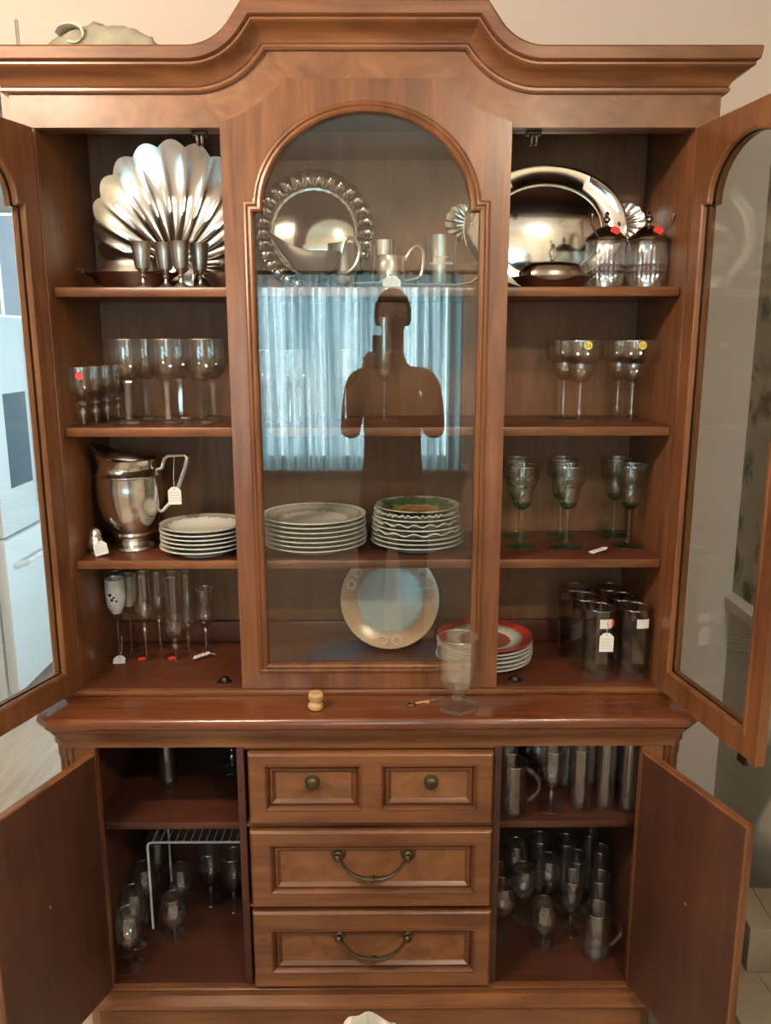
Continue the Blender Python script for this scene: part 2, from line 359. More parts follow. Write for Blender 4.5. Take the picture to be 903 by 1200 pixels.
struct(G().slab([(-4.0, FZ), (SIDE_X+.1, FZ), (SIDE_X+.1, CEIL_Z), (-4.0, CEIL_Z)], [rect(WIN_X0, WIN_X1, WIN_Z0, WIN_Z1)], BACK_Y-0.12, BACK_Y).build('wall_front', M_WALL, angle=0))
struct(G().box(-4.1, -4.0, -3.6, 3.7, FZ, CEIL_Z).build('wall_left', M_WALL))
struct(G().slab([(-4.0, FZ), (1.2, FZ), (1.2, CEIL_Z), (-4.0, CEIL_Z)], [rect(-2.95, -1.65, 1.25, 2.45)], 3.25, 3.35).build('wall_kitchen', M_KWALL, angle=0))
g = G().slab(rect(.52, 3.3, FZ, CEIL_Z), [rect(1.2, 2.8, .95, 2.25)], -.05, .05); g.xf(Matrix.Translation((.95, 0, 0)) @ Matrix.Rotation(PI/2, 4, 'Z'))  # opening added to let the fridge fill light in
struct(g.build('wall_kitchen_right', M_KWALL, angle=0))
g = G().ring(rect(1.2, 2.8, .95, 2.25), [(.04, .08), (.04, -.01), (-.06, -.01), (-.06, -.03), (.04, -.03)], ysign=-1); g.xf(Matrix.Translation((.90, 0, 0)) @ Matrix.Rotation(PI/2, 4, 'Z')); struct(g.build('added_window', M_TRIM, angle=0))  # made-up window frame around the fill light's opening
wf = struct(G().ring(rect(WIN_X0, WIN_X1, WIN_Z0, WIN_Z1), [(0.03, -0.10), (0.03, 0.0), (0.0, 0.0), (-.07, 0.0), (-.07, .02), (0.03, .02), (.03, 0)], y=BACK_Y, ysign=1).build('window_1', M_TRIM, angle=0))
G().box(WIN_X0-0.1, WIN_X1+0.1, BACK_Y, BACK_Y+0.10, WIN_Z0-0.05, WIN_Z0-0.01, 0.006).build('window_sill', M_TRIM, wf)
G().box(WIN_X0+.03, WIN_X1-.03, BACK_Y-.07, BACK_Y-.064, WIN_Z0+.03, WIN_Z1-.03).build('pane', M_PANE, wf)
kf = struct(G().ring(rect(-2.95, -1.65, 1.25, 2.45), [(0.04, .10), (0.04, 0.0), (-.07, 0.0), (-.07, .02), (0.04, .02)], y=3.25, ysign=-1).build('window_2', M_TRIM, angle=0))
G().box(-2.32, -2.28, 3.25, 3.29, 1.25, 2.45).build('mullion', M_TRIM, kf)
# sheer curtain with folds
def curtain(x0, x1, z0, z1, y, n):
    pts = []
    for i in range(n+1):
        t = i/n; x = x0+(x1-x0)*t
        pts.append((x, y+0.018*math.sin(t*(x1-x0)*95)+0.008*math.sin(t*71+1.3)))
    g = G(); g.loft([[(x, yy, z0) for x, yy in pts], [(x, yy, z1) for x, yy in pts]], close=False)
    g.loft([[(x, yy+.0015, z0) for x, yy in pts], [(x, yy+.0015, z1) for x, yy in pts]], close=False)
    return g
t = thing('sheer_curtain', 'sheer pale blue curtain hanging over window, mirrored in centre glass', 'curtain', ((WIN_X0+WIN_X1)/2, BACK_Y+0.15, WIN_Z0-.03))
curtain(-0.76, 0.76, 0.0, WIN_Z1-WIN_Z0+.07, 0, 260).build('drape', M_CURT, t)
G().tube([(-.85, 0, 1.18), (.85, 0, 1.18)], 0.012, 8).build('curtain_rod', M_IRON, t)

# ------------------------------------------------------------------ ceiling lamp behind the camera
LX, LY = -1.22, -1.28
t = thing('ceiling_lamp', 'two-globe ceiling lamp hanging in front of the left doors', 'lamp', (LX, LY, CEIL_Z))
G().lathe([(0.10, 0), (0.10, -.02), (0.07, -.035), (0.012, -.045), (0.012, -.10)], 24).build('canopy', M_BRASS, t)
G().tube([(-.13, 0, -.10), (.13, 0, -.10)], 0.010, 8).build('arm', M_BRASS, t)
for sx in (-1, 1):
    G().lathe([(0.005, -.24)]+[(0.062*math.sin(a), -.178-0.062*math.cos(a)) for a in [PI*k/10 for k in range(1, 10)]]+[(0.02, -.10)], 20).build('globe', M_LAMP, t, loc=(sx*.13, 0, 0))

t = thing('fill_lamp', 'small dome lamp added on the ceiling to brighten the right side', 'lamp', (.80, -2.35, CEIL_Z))  # unseen lamp added as fill for the dim right walls
G().lathe([(0.11, 0), (0.11, -.015), (0.09, -.02)], 24).build('rim', M_BRASS, t)
G().lathe([(0.085, -.018), (0.08, -.04), (0.055, -.062), (0.01, -.07)], 24).build('dome', M_FILL_LAMP, t)
# ------------------------------------------------------------------ the hutch
H = thing('china_hutch', 'tall walnut china hutch with arched glass doors and moulded bonnet cornice', 'cabinet', (0, 0.16, 0.829))
H.location.z = .829; HL = Vector(H.location)
def hpart(name, g, mat, parent=H, angle=35):
    g.xf(Matrix.Translation(-HL)); return g.build(name, mat, parent, angle=angle)
HB, HC, HA = 0.75, 0.7028, 0.311
ZT, ZF, BK = 2.118, 0.845, 0.33
for sx in (-1, 1):
    x0, x1 = sorted((sx*HC, sx*HB))
    hpart('side_panel', G().box(x0, x1, 0.0, BK+0.02, 0.829, 2.205, 0.003), M_WV)
hpart('back_panel', G().box(-HC, HC, BK, BK+0.018, 0.845, 2.30), M_BACK)
hpart('floor_panel', G().box(-HC, HC, 0.0, BK, 0.829, ZF), M_INH)
hpart('top_panel', G().box(-HC, HC, 0.0205, BK, 2.188, 2.206), M_INH)
for sx in (-1, 1):
    x0, x1 = sorted((sx*.312, sx*HC)); hpart('header_rail', G().box(x0, x1, 0.0205, 0.055, ZT, ZT+.028, .002), M_INH)
hpart('bottom_rail', G().box(-HB, HB, -0.012, 0.02, 0.829, ZF-.002, 0.004), M_WH)
hpart('back_rail', G().box(-HC, HC, BK-0.02, BK, ZF, 0.905, 0.004), M_INH)
for z in (1.793, 1.479, 1.161):
    sh = hpart('shelf', G().box(-HC+.002, HC-.002, 0.03, BK-.002, z-.019, z, 0.003), M_INH)
    hpart('shelf_edge', G().box(-HC+.003, HC-.003, 0.022, 0.0295, z-.021, z+.0005, 0.003), M_WH, sh).location = (0, 0, 0)
# frieze following the bonnet
Z0C, RC, XA = 2.183, 0.19, 0.365
CC = (-XA, Z0C+RC); dzc = 0.083; phi = math.acos((RC-dzc)/RC)
def bonnet(off, npt=14):
    """cornice line, left to right, offset upward by off"""
    r = RC-off; ph = math.acos(min(1, (RC-dzc-off)/r)) if r > 0 else 0
    left = [(-HB, Z0C+off)]+[(CC[0]+r*math.sin(ph*i/npt), CC[1]-r*math.cos(ph*i/npt)) for i in range(npt+1)]
    return left+[(-x, z) for x, z in reversed(left)]
def door_top(sgn=1):
    R2 = 0.25; q = []
    a0 = math.asin((HA-XA)/-R2*-1) if False else None
    # points from the door's outer corner (-HA, z) along the concave corner to the flat top
    xs0, xs1 = -HA, -0.172
    for i in range(11):
        x = xs0+(xs1-xs0)*i/10; dx = x-CC[0]; q.append((x, CC[1]-math.sqrt(R2*R2-dx*dx)))
    return q
DT = door_top()
frz = [(-HB, ZT), (-HA, ZT)]+DT+[(-x, z) for x, z in reversed(DT)]+[(HA, ZT), (HB, ZT)]+list(reversed(bonnet(0.05)))
hpart('frieze', G().slab(frz, [], -0.003, 0.02), M_BURL, angle=20)
# cornice
prof = [(0, 0.0), (0.0, 0.010), (0.004, 0.0135), (0.009, 0.0135), (0.012, 0.010), (0.013, 0.012), (0.018, 0.0145), (0.026, 0.020), (0.034, 0.030), (0.040, 0.042), (0.0415, 0.046), (0.0445, 0.049), (0.048, 0.049), (0.0505, 0.046), (0.0515, 0.052), (0.054, 0.0555), (0.074, 0.0585), (0.078, 0.056), (0.078, -0.02)]
path = bonnet(0.0, 16)
g = G(); m = len(path); Nn = []
def nrm(a, b):
    dx, dz = b[0]-a[0], b[1]-a[1]; l = math.hypot(dx, dz); return (-dz/l, dx/l)
vv = []
q = len(prof)
rows = []
rows.append([(-HB-o, BK+.02, Z0C+n) for n, o in prof])
for i, p in enumerate(path):
    if i == 0: rows.append([(p[0]-o, -o, p[1]+n) for n, o in prof]); continue
    if i == m-1: rows.append([(p[0]+o, -o, p[1]+n) for n, o in prof]); continue
    n1 = nrm(path[i-1], p); n2 = nrm(p, path[i+1]); k = 1+n1[0]*n2[0]+n1[1]*n2[1]; nv = ((n1[0]+n2[0])/k, (n1[1]+n2[1])/k)
    rows.append([(p[0]+nv[0]*n, -o, p[1]+nv[1]*n) for n, o in prof])
rows.append([(HB+o, BK+.02, Z0C+n) for n, o in prof])
g.loft(rows, close=False)
hpart('cornice', g, M_WH, angle=28)
g = G(); g.slab([(-HB-.055, Z0C+.0775)]+bonnet(0.0775)[1:-1]+[(HB+.055, Z0C+.0775)]+[(HB, Z0C+.04), (-HB, Z0C+.04)], [], 0.02, BK+.02)
hpart('cornice_top', g, M_WH, angle=0)
# doors
BEAD_OUT = [(-0.016, 0.0), (-0.016, 0.003), (-0.012, 0.006), (-0.008, 0.0065), (-0.005, 0.004), (-0.003, 0.007), (0.002, 0.0085), (0.006, 0.006), (0.008, 0.0), (0.008, -0.010)]
BEAD_IN = [(-0.004, 0.0), (-0.003, 0.003), (0.002, 0.004), (0.006, 0.001), (0.007, -0.006)]
def arched_hole(xc, w1, w2, zb, zs, n=28):
    return [(xc-w1, zb), (xc+w1, zb), (xc+w1, zs), (xc+w2, zs)]+[(xc+w2*math.cos(a), zs+w2*0.86*math.sin(a)) for a in [PI*i/n for i in range(1, n)]]+[(xc-w2, zs), (xc-w1, zs)]
def inset_path(p, d):
    g2 = G(); g2.ring(p, [(d, 0)], True); return [(v[0], v[2]) for v in g2.v]
def arch_door(name, outer, hole, th, parent, loc, rotz, mat, two_sided):
    d = G().slab(outer, [hole], -th/2, th/2).build(name, mat, parent, loc, (0, 0, rotz), angle=20)
    G().ring(hole, BEAD_IN if two_sided else BEAD_OUT, True, -1, -th/2).build('bead_moulding', mat, d, angle=30)
    G().ring(hole, BEAD_OUT if two_sided else BEAD_IN, True, 1, th/2).build('glazing_bead', mat, d, angle=30)
    pane = inset_path(hole, 0.001)
    G().slab(pane, [], -0.0015, 0.0015).build('glass_pane', M_PANE, d, angle=20)
    return d
ctr = [(-HA, 0.846), (HA, 0.846), (HA, ZT)]+[(-x, z) for x, z in DT]+[(x, z) for x, z in reversed(DT)]+[(-HA, ZT)]
ctr = [(HA-.001 if x >= HA else (-HA+.001 if x <= -HA else x), z) for x, z in ctr]
ctr = [ctr[0], ctr[1]]+[p for p in ctr[2:] if p[1] > ZT+.001]
hole = arched_hole(0.0, 0.252, 0.232, 0.902, 1.955)
hole_l = [(x, z-HL.z) for x, z in hole]
dc = arch_door('door', [(x, z-HL.z-0.0005) for x, z in ctr], hole_l, 0.022, H, (0, 0.0-HL.y+0.006, 0), 0, M_WV, False)
for sx in (-1, 1):       # frame uprights behind the fixed centre door
    x0, x1 = sorted((sx*0.275, sx*0.31))
    hpart('upright', G().box(x0, x1, 0.0185, 0.0215, 0.846, 2.10), M_WV)
# side doors, both standing open
DW = 0.392
zb_l, zt_l = 0.848-HL.z, 2.116-HL.z
sh_l = 1.958-HL.z
for sx, ang in ((-1, math.radians(-109.0)), (1, math.radians(-80.5))):
    out = rect(0.004, DW, zb_l, zt_l)
    hl = arched_hole(DW/2+.002, DW/2-.044, DW/2-.064, 0.902-HL.z, sh_l)
    hl = [(x, z) for x, z in hl]
    d = arch_door('door', out, hl, 0.022, H, (sx*0.712, -0.006-HL.y, 0), ang, M_WV, sx > 0)
    for zz in (0.95, 2.0):
        G().tube([(0.0, 0, zz-HL.z-.03), (0.0, 0, zz-HL.z+.03)], 0.005, 8).build('hinge', M_BRASS, d)
    G().box(DW-.05, DW-.025, -sx*0.012-0.004, -sx*0.012+0.004, zb_l-.010, zb_l+.004).build('catch_plate', M_IRON, d)
for x in (-0.36, 0.362):
    hpart('lower_catch', G().lathe([(0.012, ZF), (0.013, ZF+.006), (0.010, ZF+.012), (0.004, ZF+.016)], 12, c=(x, 0.034, 0)).box(x-.017, x+.017, .026, .042, ZF, ZF+.004), M_IRON)
    hpart('upper_catch', G().box(x-.016, x+.016, .02, .045, ZT-.008, ZT+.001, .002).box(x-.007, x-.001, .024, .04, ZT-.028, ZT-.006, .001).box(x+.003, x+.009, .024, .04, ZT-.028, ZT-.006, .001), M_IRON)

# ------------------------------------------------------------------ the base
B = thing('buffet_base', 'walnut buffet base with three drawers between two open cupboards', 'cabinet', (0, 0.1, FZ))
B.location.z = FZ; BL = Vector(B.location)
def bpart(name, g, mat, parent=B, angle=35):
    g.xf(Matrix.Translation(-BL)); return g.build(name, mat, parent, angle=angle)
BF = -0.10; BB = 0.36; BX = 0.748; OX = 0.645
def plan_loop(x, yf, yb, cant, z): return [(-x, yb, z), (-x, yf+cant, z), (-x+cant, yf, z), (x-cant, yf, z), (x, yf+cant, z), (x, yb, z)]
g = G()
lp = []
for e, z in ((0.0, .829), (0.005, .8275), (0.0095, .823), (0.012, .814), (0.011, .806), (0.007, .800), (0.002, .7975), (0.002, .793), (-.010, .789)):
    lp.append(plan_loop(0.762+e, -0.128-e, BB+.01, 0.035, z))
g.loft(lp, cap0=True, cap1=True)
bpart('ledge_top', g, M_LEDGE, angle=30)
g = G(); lp = []
for e, z in ((0.016, .789), (0.014, .782), (0.006, .770), (0.0, .758), (0.0, .742)):
    lp.append(plan_loop(BX+e, BF-.004-e, BB, 0.03, z))
g.loft(lp, close=True, cap0=True, cap1=True); bpart('apron_moulding', g, M_WH)
for sx in (-1, 1):
    x0, x1 = sorted((sx*OX, sx*(OX+.050))); bpart('front_stile', G().box(x0, x1, BF, BF+.022, .09, .742, .002), M_WV)
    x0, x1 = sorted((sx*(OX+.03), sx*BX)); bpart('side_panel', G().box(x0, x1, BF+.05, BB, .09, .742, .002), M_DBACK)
    g = G()      # reeded corner post
    for k, (px, py, r) in enumerate(((.706, -.082, .010), (.722, -.073, .010), (.737, -.060, .010))):
        g.lathe([(r, .09), (r, .12), (r*.75, .125), (r*.75, .70), (r, .705), (r, .742)], 10, c=(sx*px, py, 0))
    bpart('corner_post', g, M_WV)
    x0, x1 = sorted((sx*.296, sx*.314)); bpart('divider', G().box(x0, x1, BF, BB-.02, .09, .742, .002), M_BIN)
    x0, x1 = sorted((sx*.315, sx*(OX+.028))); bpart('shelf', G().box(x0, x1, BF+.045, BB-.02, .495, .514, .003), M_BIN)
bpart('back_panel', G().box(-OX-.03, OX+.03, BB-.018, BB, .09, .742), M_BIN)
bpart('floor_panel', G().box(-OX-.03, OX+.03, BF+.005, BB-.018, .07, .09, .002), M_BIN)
for z0, z1 in ((.532, .540), (.312, .318), (.735, .742)):
    bpart('drawer_rail', G().box(-.295, .295, BF, BF+.03, z0, z1), M_WH)
g = G(); lp = []
for e, z in ((0.0, .0885), (.004, .088), (.007, .085), (.004, .080), (.004, .066), (.016, .058), (.024, .052), (.026, .045), (.022, .038), (.014, .034), (.014, FZ)):
    lp.append(plan_loop(0.700+e, BF-.006-e, BB, 0.035, z))
g.loft(lp, cap0=True, cap1=True); bpart('plinth', g, M_WH)
# drawers
def drawer(x0, x1, z0, z1, panels):
    yf = BF-.020; g = G(); e = .006
    holes = [rect(*p) for p in panels]
    # front face with lipped edge and recessed fields
    bm = bmesh.new()
    for lpx in [rect(x0+e, x1-e, z0+e, z1-e)]+holes:
        vs_ = [bm.verts.new((x, yf, z)) for x, z in lpx]
        for i in range(4): bm.edges.new((vs_[i], vs_[(i+1) % 4]))
    bmesh.ops.triangle_fill(bm, use_beauty=True, use_dissolve=False, edges=bm.edges[:], normal=(0, -1, 0)); g.bm(bm)
    def R(ins, y): return [(a, y, b) for a, b in rect(x0+ins, x1-ins, z0+ins, z1-ins)]
    g.loft([R(e, yf), R(e*.4, yf+.002), R(0, yf+.006), R(0, BF+.0)])
    g.box(x0+.02, x1-.02, BF+.001, BB-.06, z0+.01, z1-.012)
    d = bpart('drawer', g, M_WH, angle=30)
    for (a0, a1, b0, b1) in panels:
        def P(ins, y): return [(a, y, b) for a, b in rect(a0+ins, a1-ins, b0+ins, b1-ins)]
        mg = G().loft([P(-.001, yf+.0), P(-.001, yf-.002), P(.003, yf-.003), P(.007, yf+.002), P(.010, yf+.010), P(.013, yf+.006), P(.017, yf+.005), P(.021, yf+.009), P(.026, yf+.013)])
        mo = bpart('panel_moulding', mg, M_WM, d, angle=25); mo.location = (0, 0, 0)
        pn = bpart('panel', G().box(a0+.024, a1-.024, yf+.012, yf+.018, b0+.024, b1-.024), M_BURL, d); pn.location = (0, 0, 0)
    return d, yf+.012
def knob(d, x, z, y):
    g = G().lathe([(0.017, 0), (0.017, .003), (0.012, .005), (0.006, .008), (0.006, .014), (0.013, .018), (0.0145, .024), (0.011, .029), (0.004, .031)], 16)
    g.xf(Matrix.Translation((x, y, z)) @ Matrix.Rotation(PI/2, 4, 'X') @ Matrix.Diagonal((1.05, 1.05, .6, 1))); o = bpart('knob', g, M_BRASS, d); o['label'] = 'round antique brass knob'
def bail(d, x0, x1, z, y, drop):
    for x in (x0, x1):
        g = G().lathe([(0.018, 0), (0.019, .003), (0.014, .006), (0.012, .006), (0.011, .011), (0.006, .014), (0.006, .022), (0.009, .026), (0.006, .031), (0.002, .032)], 16, lambda t, r, zz: (r*(1+.06*math.cos(8*t)*(r > .013)), zz))
        g.xf(Matrix.Translation((x, y, z)) @ Matrix.Rotation(PI/2, 4, 'X')); bpart('rosette', g, M_BRASS, d)
    n = 18; pts = []; rad = []
    for i in range(n+1):
        t = i/n; s = 2*t-1
        zz = z-drop*(1-abs(s)**2.6)**0.75 if abs(s) < 1 else z
        pts.append((x0+.004+(x1-x0-.008)*t, y-.022-.006*(1-s*s), zz)); rad.append(.0042+.0020*math.exp(-(s/.5)**2)+.0035*math.exp(-(s/.05)**2))
    bpart('bail_handle', G().tube(pts, rad, 8), M_BRASS, d)
d1, yp = drawer(-.285, .293, .548, .732, [(-.246, -.019, .586, .704), (.027, .255, .586, .704)])
knob(d1, -.135, .655, yp); knob(d1, .146, .654, yp)
d2, yp = drawer(-.287, .294, .322, .530, [(-.240, .254, .362, .496)])
bail(d2, -.076, .092, .465, yp, .052)
d3, yp = drawer(-.288, .297, .096, .310, [(-.243, .257, .140, .262)])
bail(d3, -.076, .092, .244, yp, .052)
# open cupboard doors of the base
BDW = 0.328
for sx, ang in ((-1, math.radians(-110.5)), (1, math.radians(-70.0))):
    g = G(); z0, z1 = .098-BL.z, .735-BL.z; th = .011
    g.box(.006, BDW-.004, -th, th, z0+.004, z1-.004, .002)
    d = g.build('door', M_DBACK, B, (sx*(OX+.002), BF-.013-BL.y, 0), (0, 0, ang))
    G().ring(rect(.004, BDW, z0, z1), [(.006, -.0105), (.002, -.0105), (0, -.008), (0, .008), (.002, .0105), (.006, .0105)]).build('edge_band', M_WV, d, angle=20)
    o = -1 if sx < 0 else 1      # outer face
    yo = o*th
    def Rr(ins, y): return [(a, y, b) for a, b in rect(.05+ins, BDW-.05-ins, z0+.055+ins, z1-.055-ins)]
    G().loft([Rr(0, yo), Rr(.002, yo+o*.005), Rr(.010, yo+o*.004), Rr(.016, yo+o*.001), Rr(.05, yo+o*.006)], cap1=True).build('raised_panel', M_WV, d, angle=20)
    kg = G().lathe([(0.015, 0), (0.006, .006), (0.006, .012), (0.013, .018), (0.012, .026), (0.004, .029)], 14)
    kg.xf(Matrix.Translation((BDW-.03, yo, z0+.36)) @ Matrix.Rotation(-o*PI/2, 4, 'X')); kg.build('knob', M_BRASS, d)
    G().lathe([(0.0035, 0), (0.0035, .001), (.002, .002)], 8).xf(Matrix.Translation((BDW*.55, -yo, z0+.36)) @ Matrix.Rotation(o*PI/2, 4, 'X')).build('screw', M_PEW, d)
    for zz in (z0+.07, z1-.07):
        G().tube([(0, 0, zz-.025), (0, 0, zz+.025)], .0045, 8).build('hinge', M_BRASS, d)

# ------------------------------------------------------------------ glassware kinds: name -> [(part, mesh data)]
ORD = ['first', 'second', 'third', 'fourth', 'fifth', 'sixth', 'seventh', 'eighth', 'ninth', 'tenth', 'eleventh', 'twelfth']
KIND = {}
def cup(outer, t=0.0022):
    """wall profile with thickness: outer [(r, z)] bottom to rim, then back down inside"""
    inner = [(max(r-t, 0.0015), z+(t if i == 0 else 0)) for i, (r, z) in enumerate(outer)]
    return outer+list(reversed(inner))
def L(prof, n=24, fn=None, cap=True): return G().lathe(prof, n, fn, cap=cap)
def foot(r, h=.006, n=24, fn=None): return L([(r*.96, 0), (r, .0012), (r*.98, .0025), (r*.5, h*.6), (r*.14, h)], n, fn)
def kind(name, parts, rim=None, rn=32):
    KIND[name] = [(pn, g.mesh(name+'_'+pn, m, ang)) for pn, g, m, ang in parts]
    if rim:
        r, z = rim; g = G().tube([(r*math.cos(2*PI*i/rn), r*math.sin(2*PI*i/rn), z) for i in range(rn)], .0014, 6, closed=True)
        KIND[name].append(('rim', g.mesh(name+'_rim', M_RIM, 60)))
def place(name, k, x, y, z, label, cat, group=None, rz=0.0, s=1.0):
    t = thing(name, label, cat, (x, y, z), (0, 0, rz), group, s)
    for pn, me in KIND[k]: link(pn, me, t)
    return t
def place_upside(name, k, x, y, z, h, label, cat, group=None, s=1.0):
    t = thing(name, label, cat, (x, y, z), (0, 0, 0), group, s)
    for pn, me in KIND[k]: link(pn, me, t, (0, 0, h), (PI, 0, 0))
    return t
kind('cordial', [('foot', foot(.030), M_GL, 30),
    ('stem', L([(.004, .005), (.006, .018), (.0115, .030), (.0115, .034), (.006, .044), (.0125, .050), (.0125, .054), (.005, .062)], 12), M_CR, 30),
    ('bowl', L(cup([(.005, .062), (.018, .072), (.027, .090), (.030, .108), (.0295, .135)]), 24), M_GL, 40)], rim=(0.0285, 0.135))
kind('hexwine', [('foot', L([(.037, 0), (.038, .003), (.022, .008), (.012, .014)], 10), M_CR, 20),
    ('stem', L([(.011, .012), (.0085, .022), (.0095, .085), (.013, .100), (.016, .106)], 6), M_CR, 15),
    ('bowl', L(cup([(.015, .105), (.024, .112), (.034, .128), (.0395, .150), (.040, .172), (.0375, .200)], .002), 24), M_GL, 40),
    ('cut_collar', L([(.014, .103), (.021, .107), (.026, .113), (.031, .121), (.0285, .124)], 10, lambda t, r, z: (r*(1+.05*math.cos(10*t)), z)), M_CR, 15)], rim=(0.0365, 0.2))
kind('flute', [('foot', foot(.034), M_GL, 30), ('stem', L([(.005, .005), (.0035, .02), (.0035, .085), (.007, .098)], 10), M_CR, 30),
    ('knop', L([(.003, .012), (.008, .018), (.010, .024), (.007, .031), (.003, .036)], 12), M_CR, 30),
    ('bowl', L(cup([(.004, .096), (.013, .104), (.019, .120), (.023, .150), (.024, .20), (.0225, .251)], .0016), 24), M_GL, 40)], rim=(0.0217, 0.251))
kind('round_goblet', [('foot', foot(.033), M_GL, 30), ('stem', L([(.005, .005), (.0038, .02), (.0038, .070), (.007, .082)], 10), M_CR, 30),
    ('bowl', L(cup([(.005, .080), (.020, .088), (.030, .105), (.033, .130), (.030, .174)], .0018), 24), M_GL, 40)], rim=(0.0291, 0.174))
kind('margarita', [('foot', foot(.040), M_GL, 30), ('stem', L([(.012, .006), (.007, .014), (.009, .022), (.006, .034), (.0048, .07), (.006, .088), (.009, .096)], 12), M_CR, 30),
    ('bowl', L(cup([(.006, .094), (.020, .100), (.029, .114), (.031, .132), (.031, .140), (.036, .144), (.047, .150), (.052, .162), (.053, .195)], .002), 28), M_GL, 40)], rim=(0.052, 0.195))
kind('margarita_green', [('foot', foot(.040), M_GREEN, 30)]+[('stem', L([(.008, .006), (.006, .014), (.0048, .08), (.009, .096)], 12), M_CR, 30),
    ('bowl', L(cup([(.006, .094), (.020, .100), (.029, .114), (.031, .132), (.031, .140), (.036, .144), (.047, .150), (.052, .162), (.053, .195)], .002), 28), M_GL, 40)], rim=(0.052, 0.195))
kind('green_goblet', [('foot', foot(.040, .010), M_GREEN, 30), ('stem', L([(.012, .008), (.009, .014), (.0055, .028), (.0052, .085), (.009, .098)], 12), M_GREENB, 30),
    ('bowl_base', L([(.007, .096), (.016, .101), (.022, .110), (.016, .113), (.004, .109)], 20), M_GREEN, 30),
    ('bowl', L(cup([(.010, .099), (.020, .106), (.0265, .122), (.028, .145), (.0285, .154), (.036, .159), (.040, .170), (.041, .208)], .002), 28), M_GREENB, 40)], rim=(0.04, 0.208))
kind('white_flute', [('foot', foot(.031), M_GL, 30), ('stem', L([(.005, .005), (.0035, .02), (.0035, .095), (.006, .103)], 10), M_CR, 30),
    ('bowl', L(cup([(.005, .102), (.018, .120), (.0265, .150), (.0285, .19), (.0270, .236)], .0018), 24), M_GL, 40),
    ('enamel', L([(.012, .128), (.0235, .150), (.0262, .175), (.0262, .20), (.0255, .222), (.0245, .222), (.0252, .20), (.0252, .175), (.0225, .150)], 24, cap=False), M_FROST, 40)], rim=(0.0261, 0.236))
kind('tulip', [('foot', foot(.033), M_GL, 30), ('stem', L([(.005, .005), (.0035, .02), (.004, .070), (.0085, .080), (.0045, .089), (.006, .098)], 12), M_CR, 30),
    ('bowl', L(cup([(.005, .096), (.015, .106), (.025, .130), (.029, .160), (.0285, .20), (.0265, .236)], .0018), 24), M_GL, 40)], rim=(0.0256, 0.236))
_rib = lambda t, r, z: (r*(1+.035*math.cos(12*t)), z)
kind('cut_goblet', [('foot', foot(.033), M_GL, 30), ('stem', L([(.006, .005), (.0045, .018), (.010, .030), (.0045, .042), (.011, .056)], 10), M_CR, 20),
    ('bowl', L(cup([(.010, .055), (.0175, .066), (.021, .090), (.024, .13), (.0275, .19), (.0305, .230)], .0022), 48, _rib), M_GL, 30),
    ('cut_base', L([(.009, .056), (.0185, .067), (.0225, .090), (.024, .112), (.018, .117), (.004, .112)], 24, lambda t, r, z: (r*(1+.06*math.cos(12*t)), z)), M_CR, 20)], rim=(0.0294, 0.23))
kind('small_goblet', [('foot', foot(.030), M_GL, 30), ('stem', L([(.005, .005), (.0038, .018), (.004, .05), (.0075, .060), (.005, .068)], 12), M_CR, 30),
    ('bowl', L(cup([(.005, .067), (.018, .076), (.0255, .092), (.026, .108), (.0225, .118), (.0245, .136), (.029, .176)], .0018), 24), M_GL, 40)], rim=(0.0281, 0.176))
kind('smoke_tumbler', [('base', L([(.036, 0), (.0385, .003), (.039, .026), (.034, .030), (.004, .024)], 8), M_CR, 20),
    ('wall', L(cup([(.039, .022), (.0395, .05), (.040, .12), (.0405, .184)], .003), 8), M_SMOKE, 20)], rim=(0.039, 0.184), rn=8)
kind('octagon_glass', [('foot', L([(.050, 0), (.052, .004), (.050, .010), (.026, .020), (.017, .026)], 6), M_CR, 15),
    ('stem', L([(.018, .025), (.017, .034), (.024, .044), (.030, .052)], 8), M_CR, 15),
    ('bowl', L(cup([(.029, .050), (.042, .062), (.048, .080), (.0495, .12), (.051, .176)], .0035), 8), M_CR, 15)], rim=(0.0493, 0.176), rn=8)
kind('balloon', [('foot', foot(.034), M_GLB, 30), ('stem', L([(.005, .005), (.0038, .018), (.004, .05), (.007, .060)], 10), M_GLB, 30),
    ('bowl', L(cup([(.006, .058), (.024, .066), (.036, .085), (.040, .108), (.036, .135), (.030, .155)], .0018), 24), M_GLB, 40)], rim=(0.0291, 0.155))
kind('water_goblet', [('foot', foot(.034), M_GLB, 30), ('stem', L([(.005, .005), (.004, .018), (.010, .035), (.004, .050), (.009, .064)], 12), M_GLB, 30),
    ('bowl', L(cup([(.007, .062), (.022, .070), (.031, .092), (.033, .125), (.035, .165)], .0018), 24), M_GLB, 40)], rim=(0.0341, 0.165))
kind('tall_tumbler', [('base', L([(.026, 0), (.0275, .003), (.028, .016), (.022, .020), (.003, .016)], 20), M_GLB, 25),
    ('wall', L(cup([(.028, .013), (.0285, .05), (.030, .10), (.032, .165)], .002), 20), M_GLB, 40)], rim=(0.031, 0.165))
kind('slim_tumbler', [('base', L([(.022, 0), (.0235, .003), (.024, .02), (.018, .024), (.003, .018)], 16), M_GLB, 25),
    ('wall', L(cup([(.024, .016), (.0245, .06), (.025, .14), (.026, .195)], .002), 16), M_GLB, 40)], rim=(0.025, 0.195))
def smooth(P, k=5):
    """Catmull-Rom through the points"""
    P = [Vector(p) for p in P]; Q = []
    for i in range(len(P)-1):
        p0, p1, p2, p3 = P[max(i-1, 0)], P[i], P[i+1], P[min(i+2, len(P)-1)]
        for j in range(k):
            t = j/k; Q.append(tuple(0.5*((2*p1)+(p2-p0)*t+(2*p0-5*p1+4*p2-p3)*t*t+(3*p1-p0-3*p2+p3)*t**3)))
    return Q+[tuple(P[-1])]
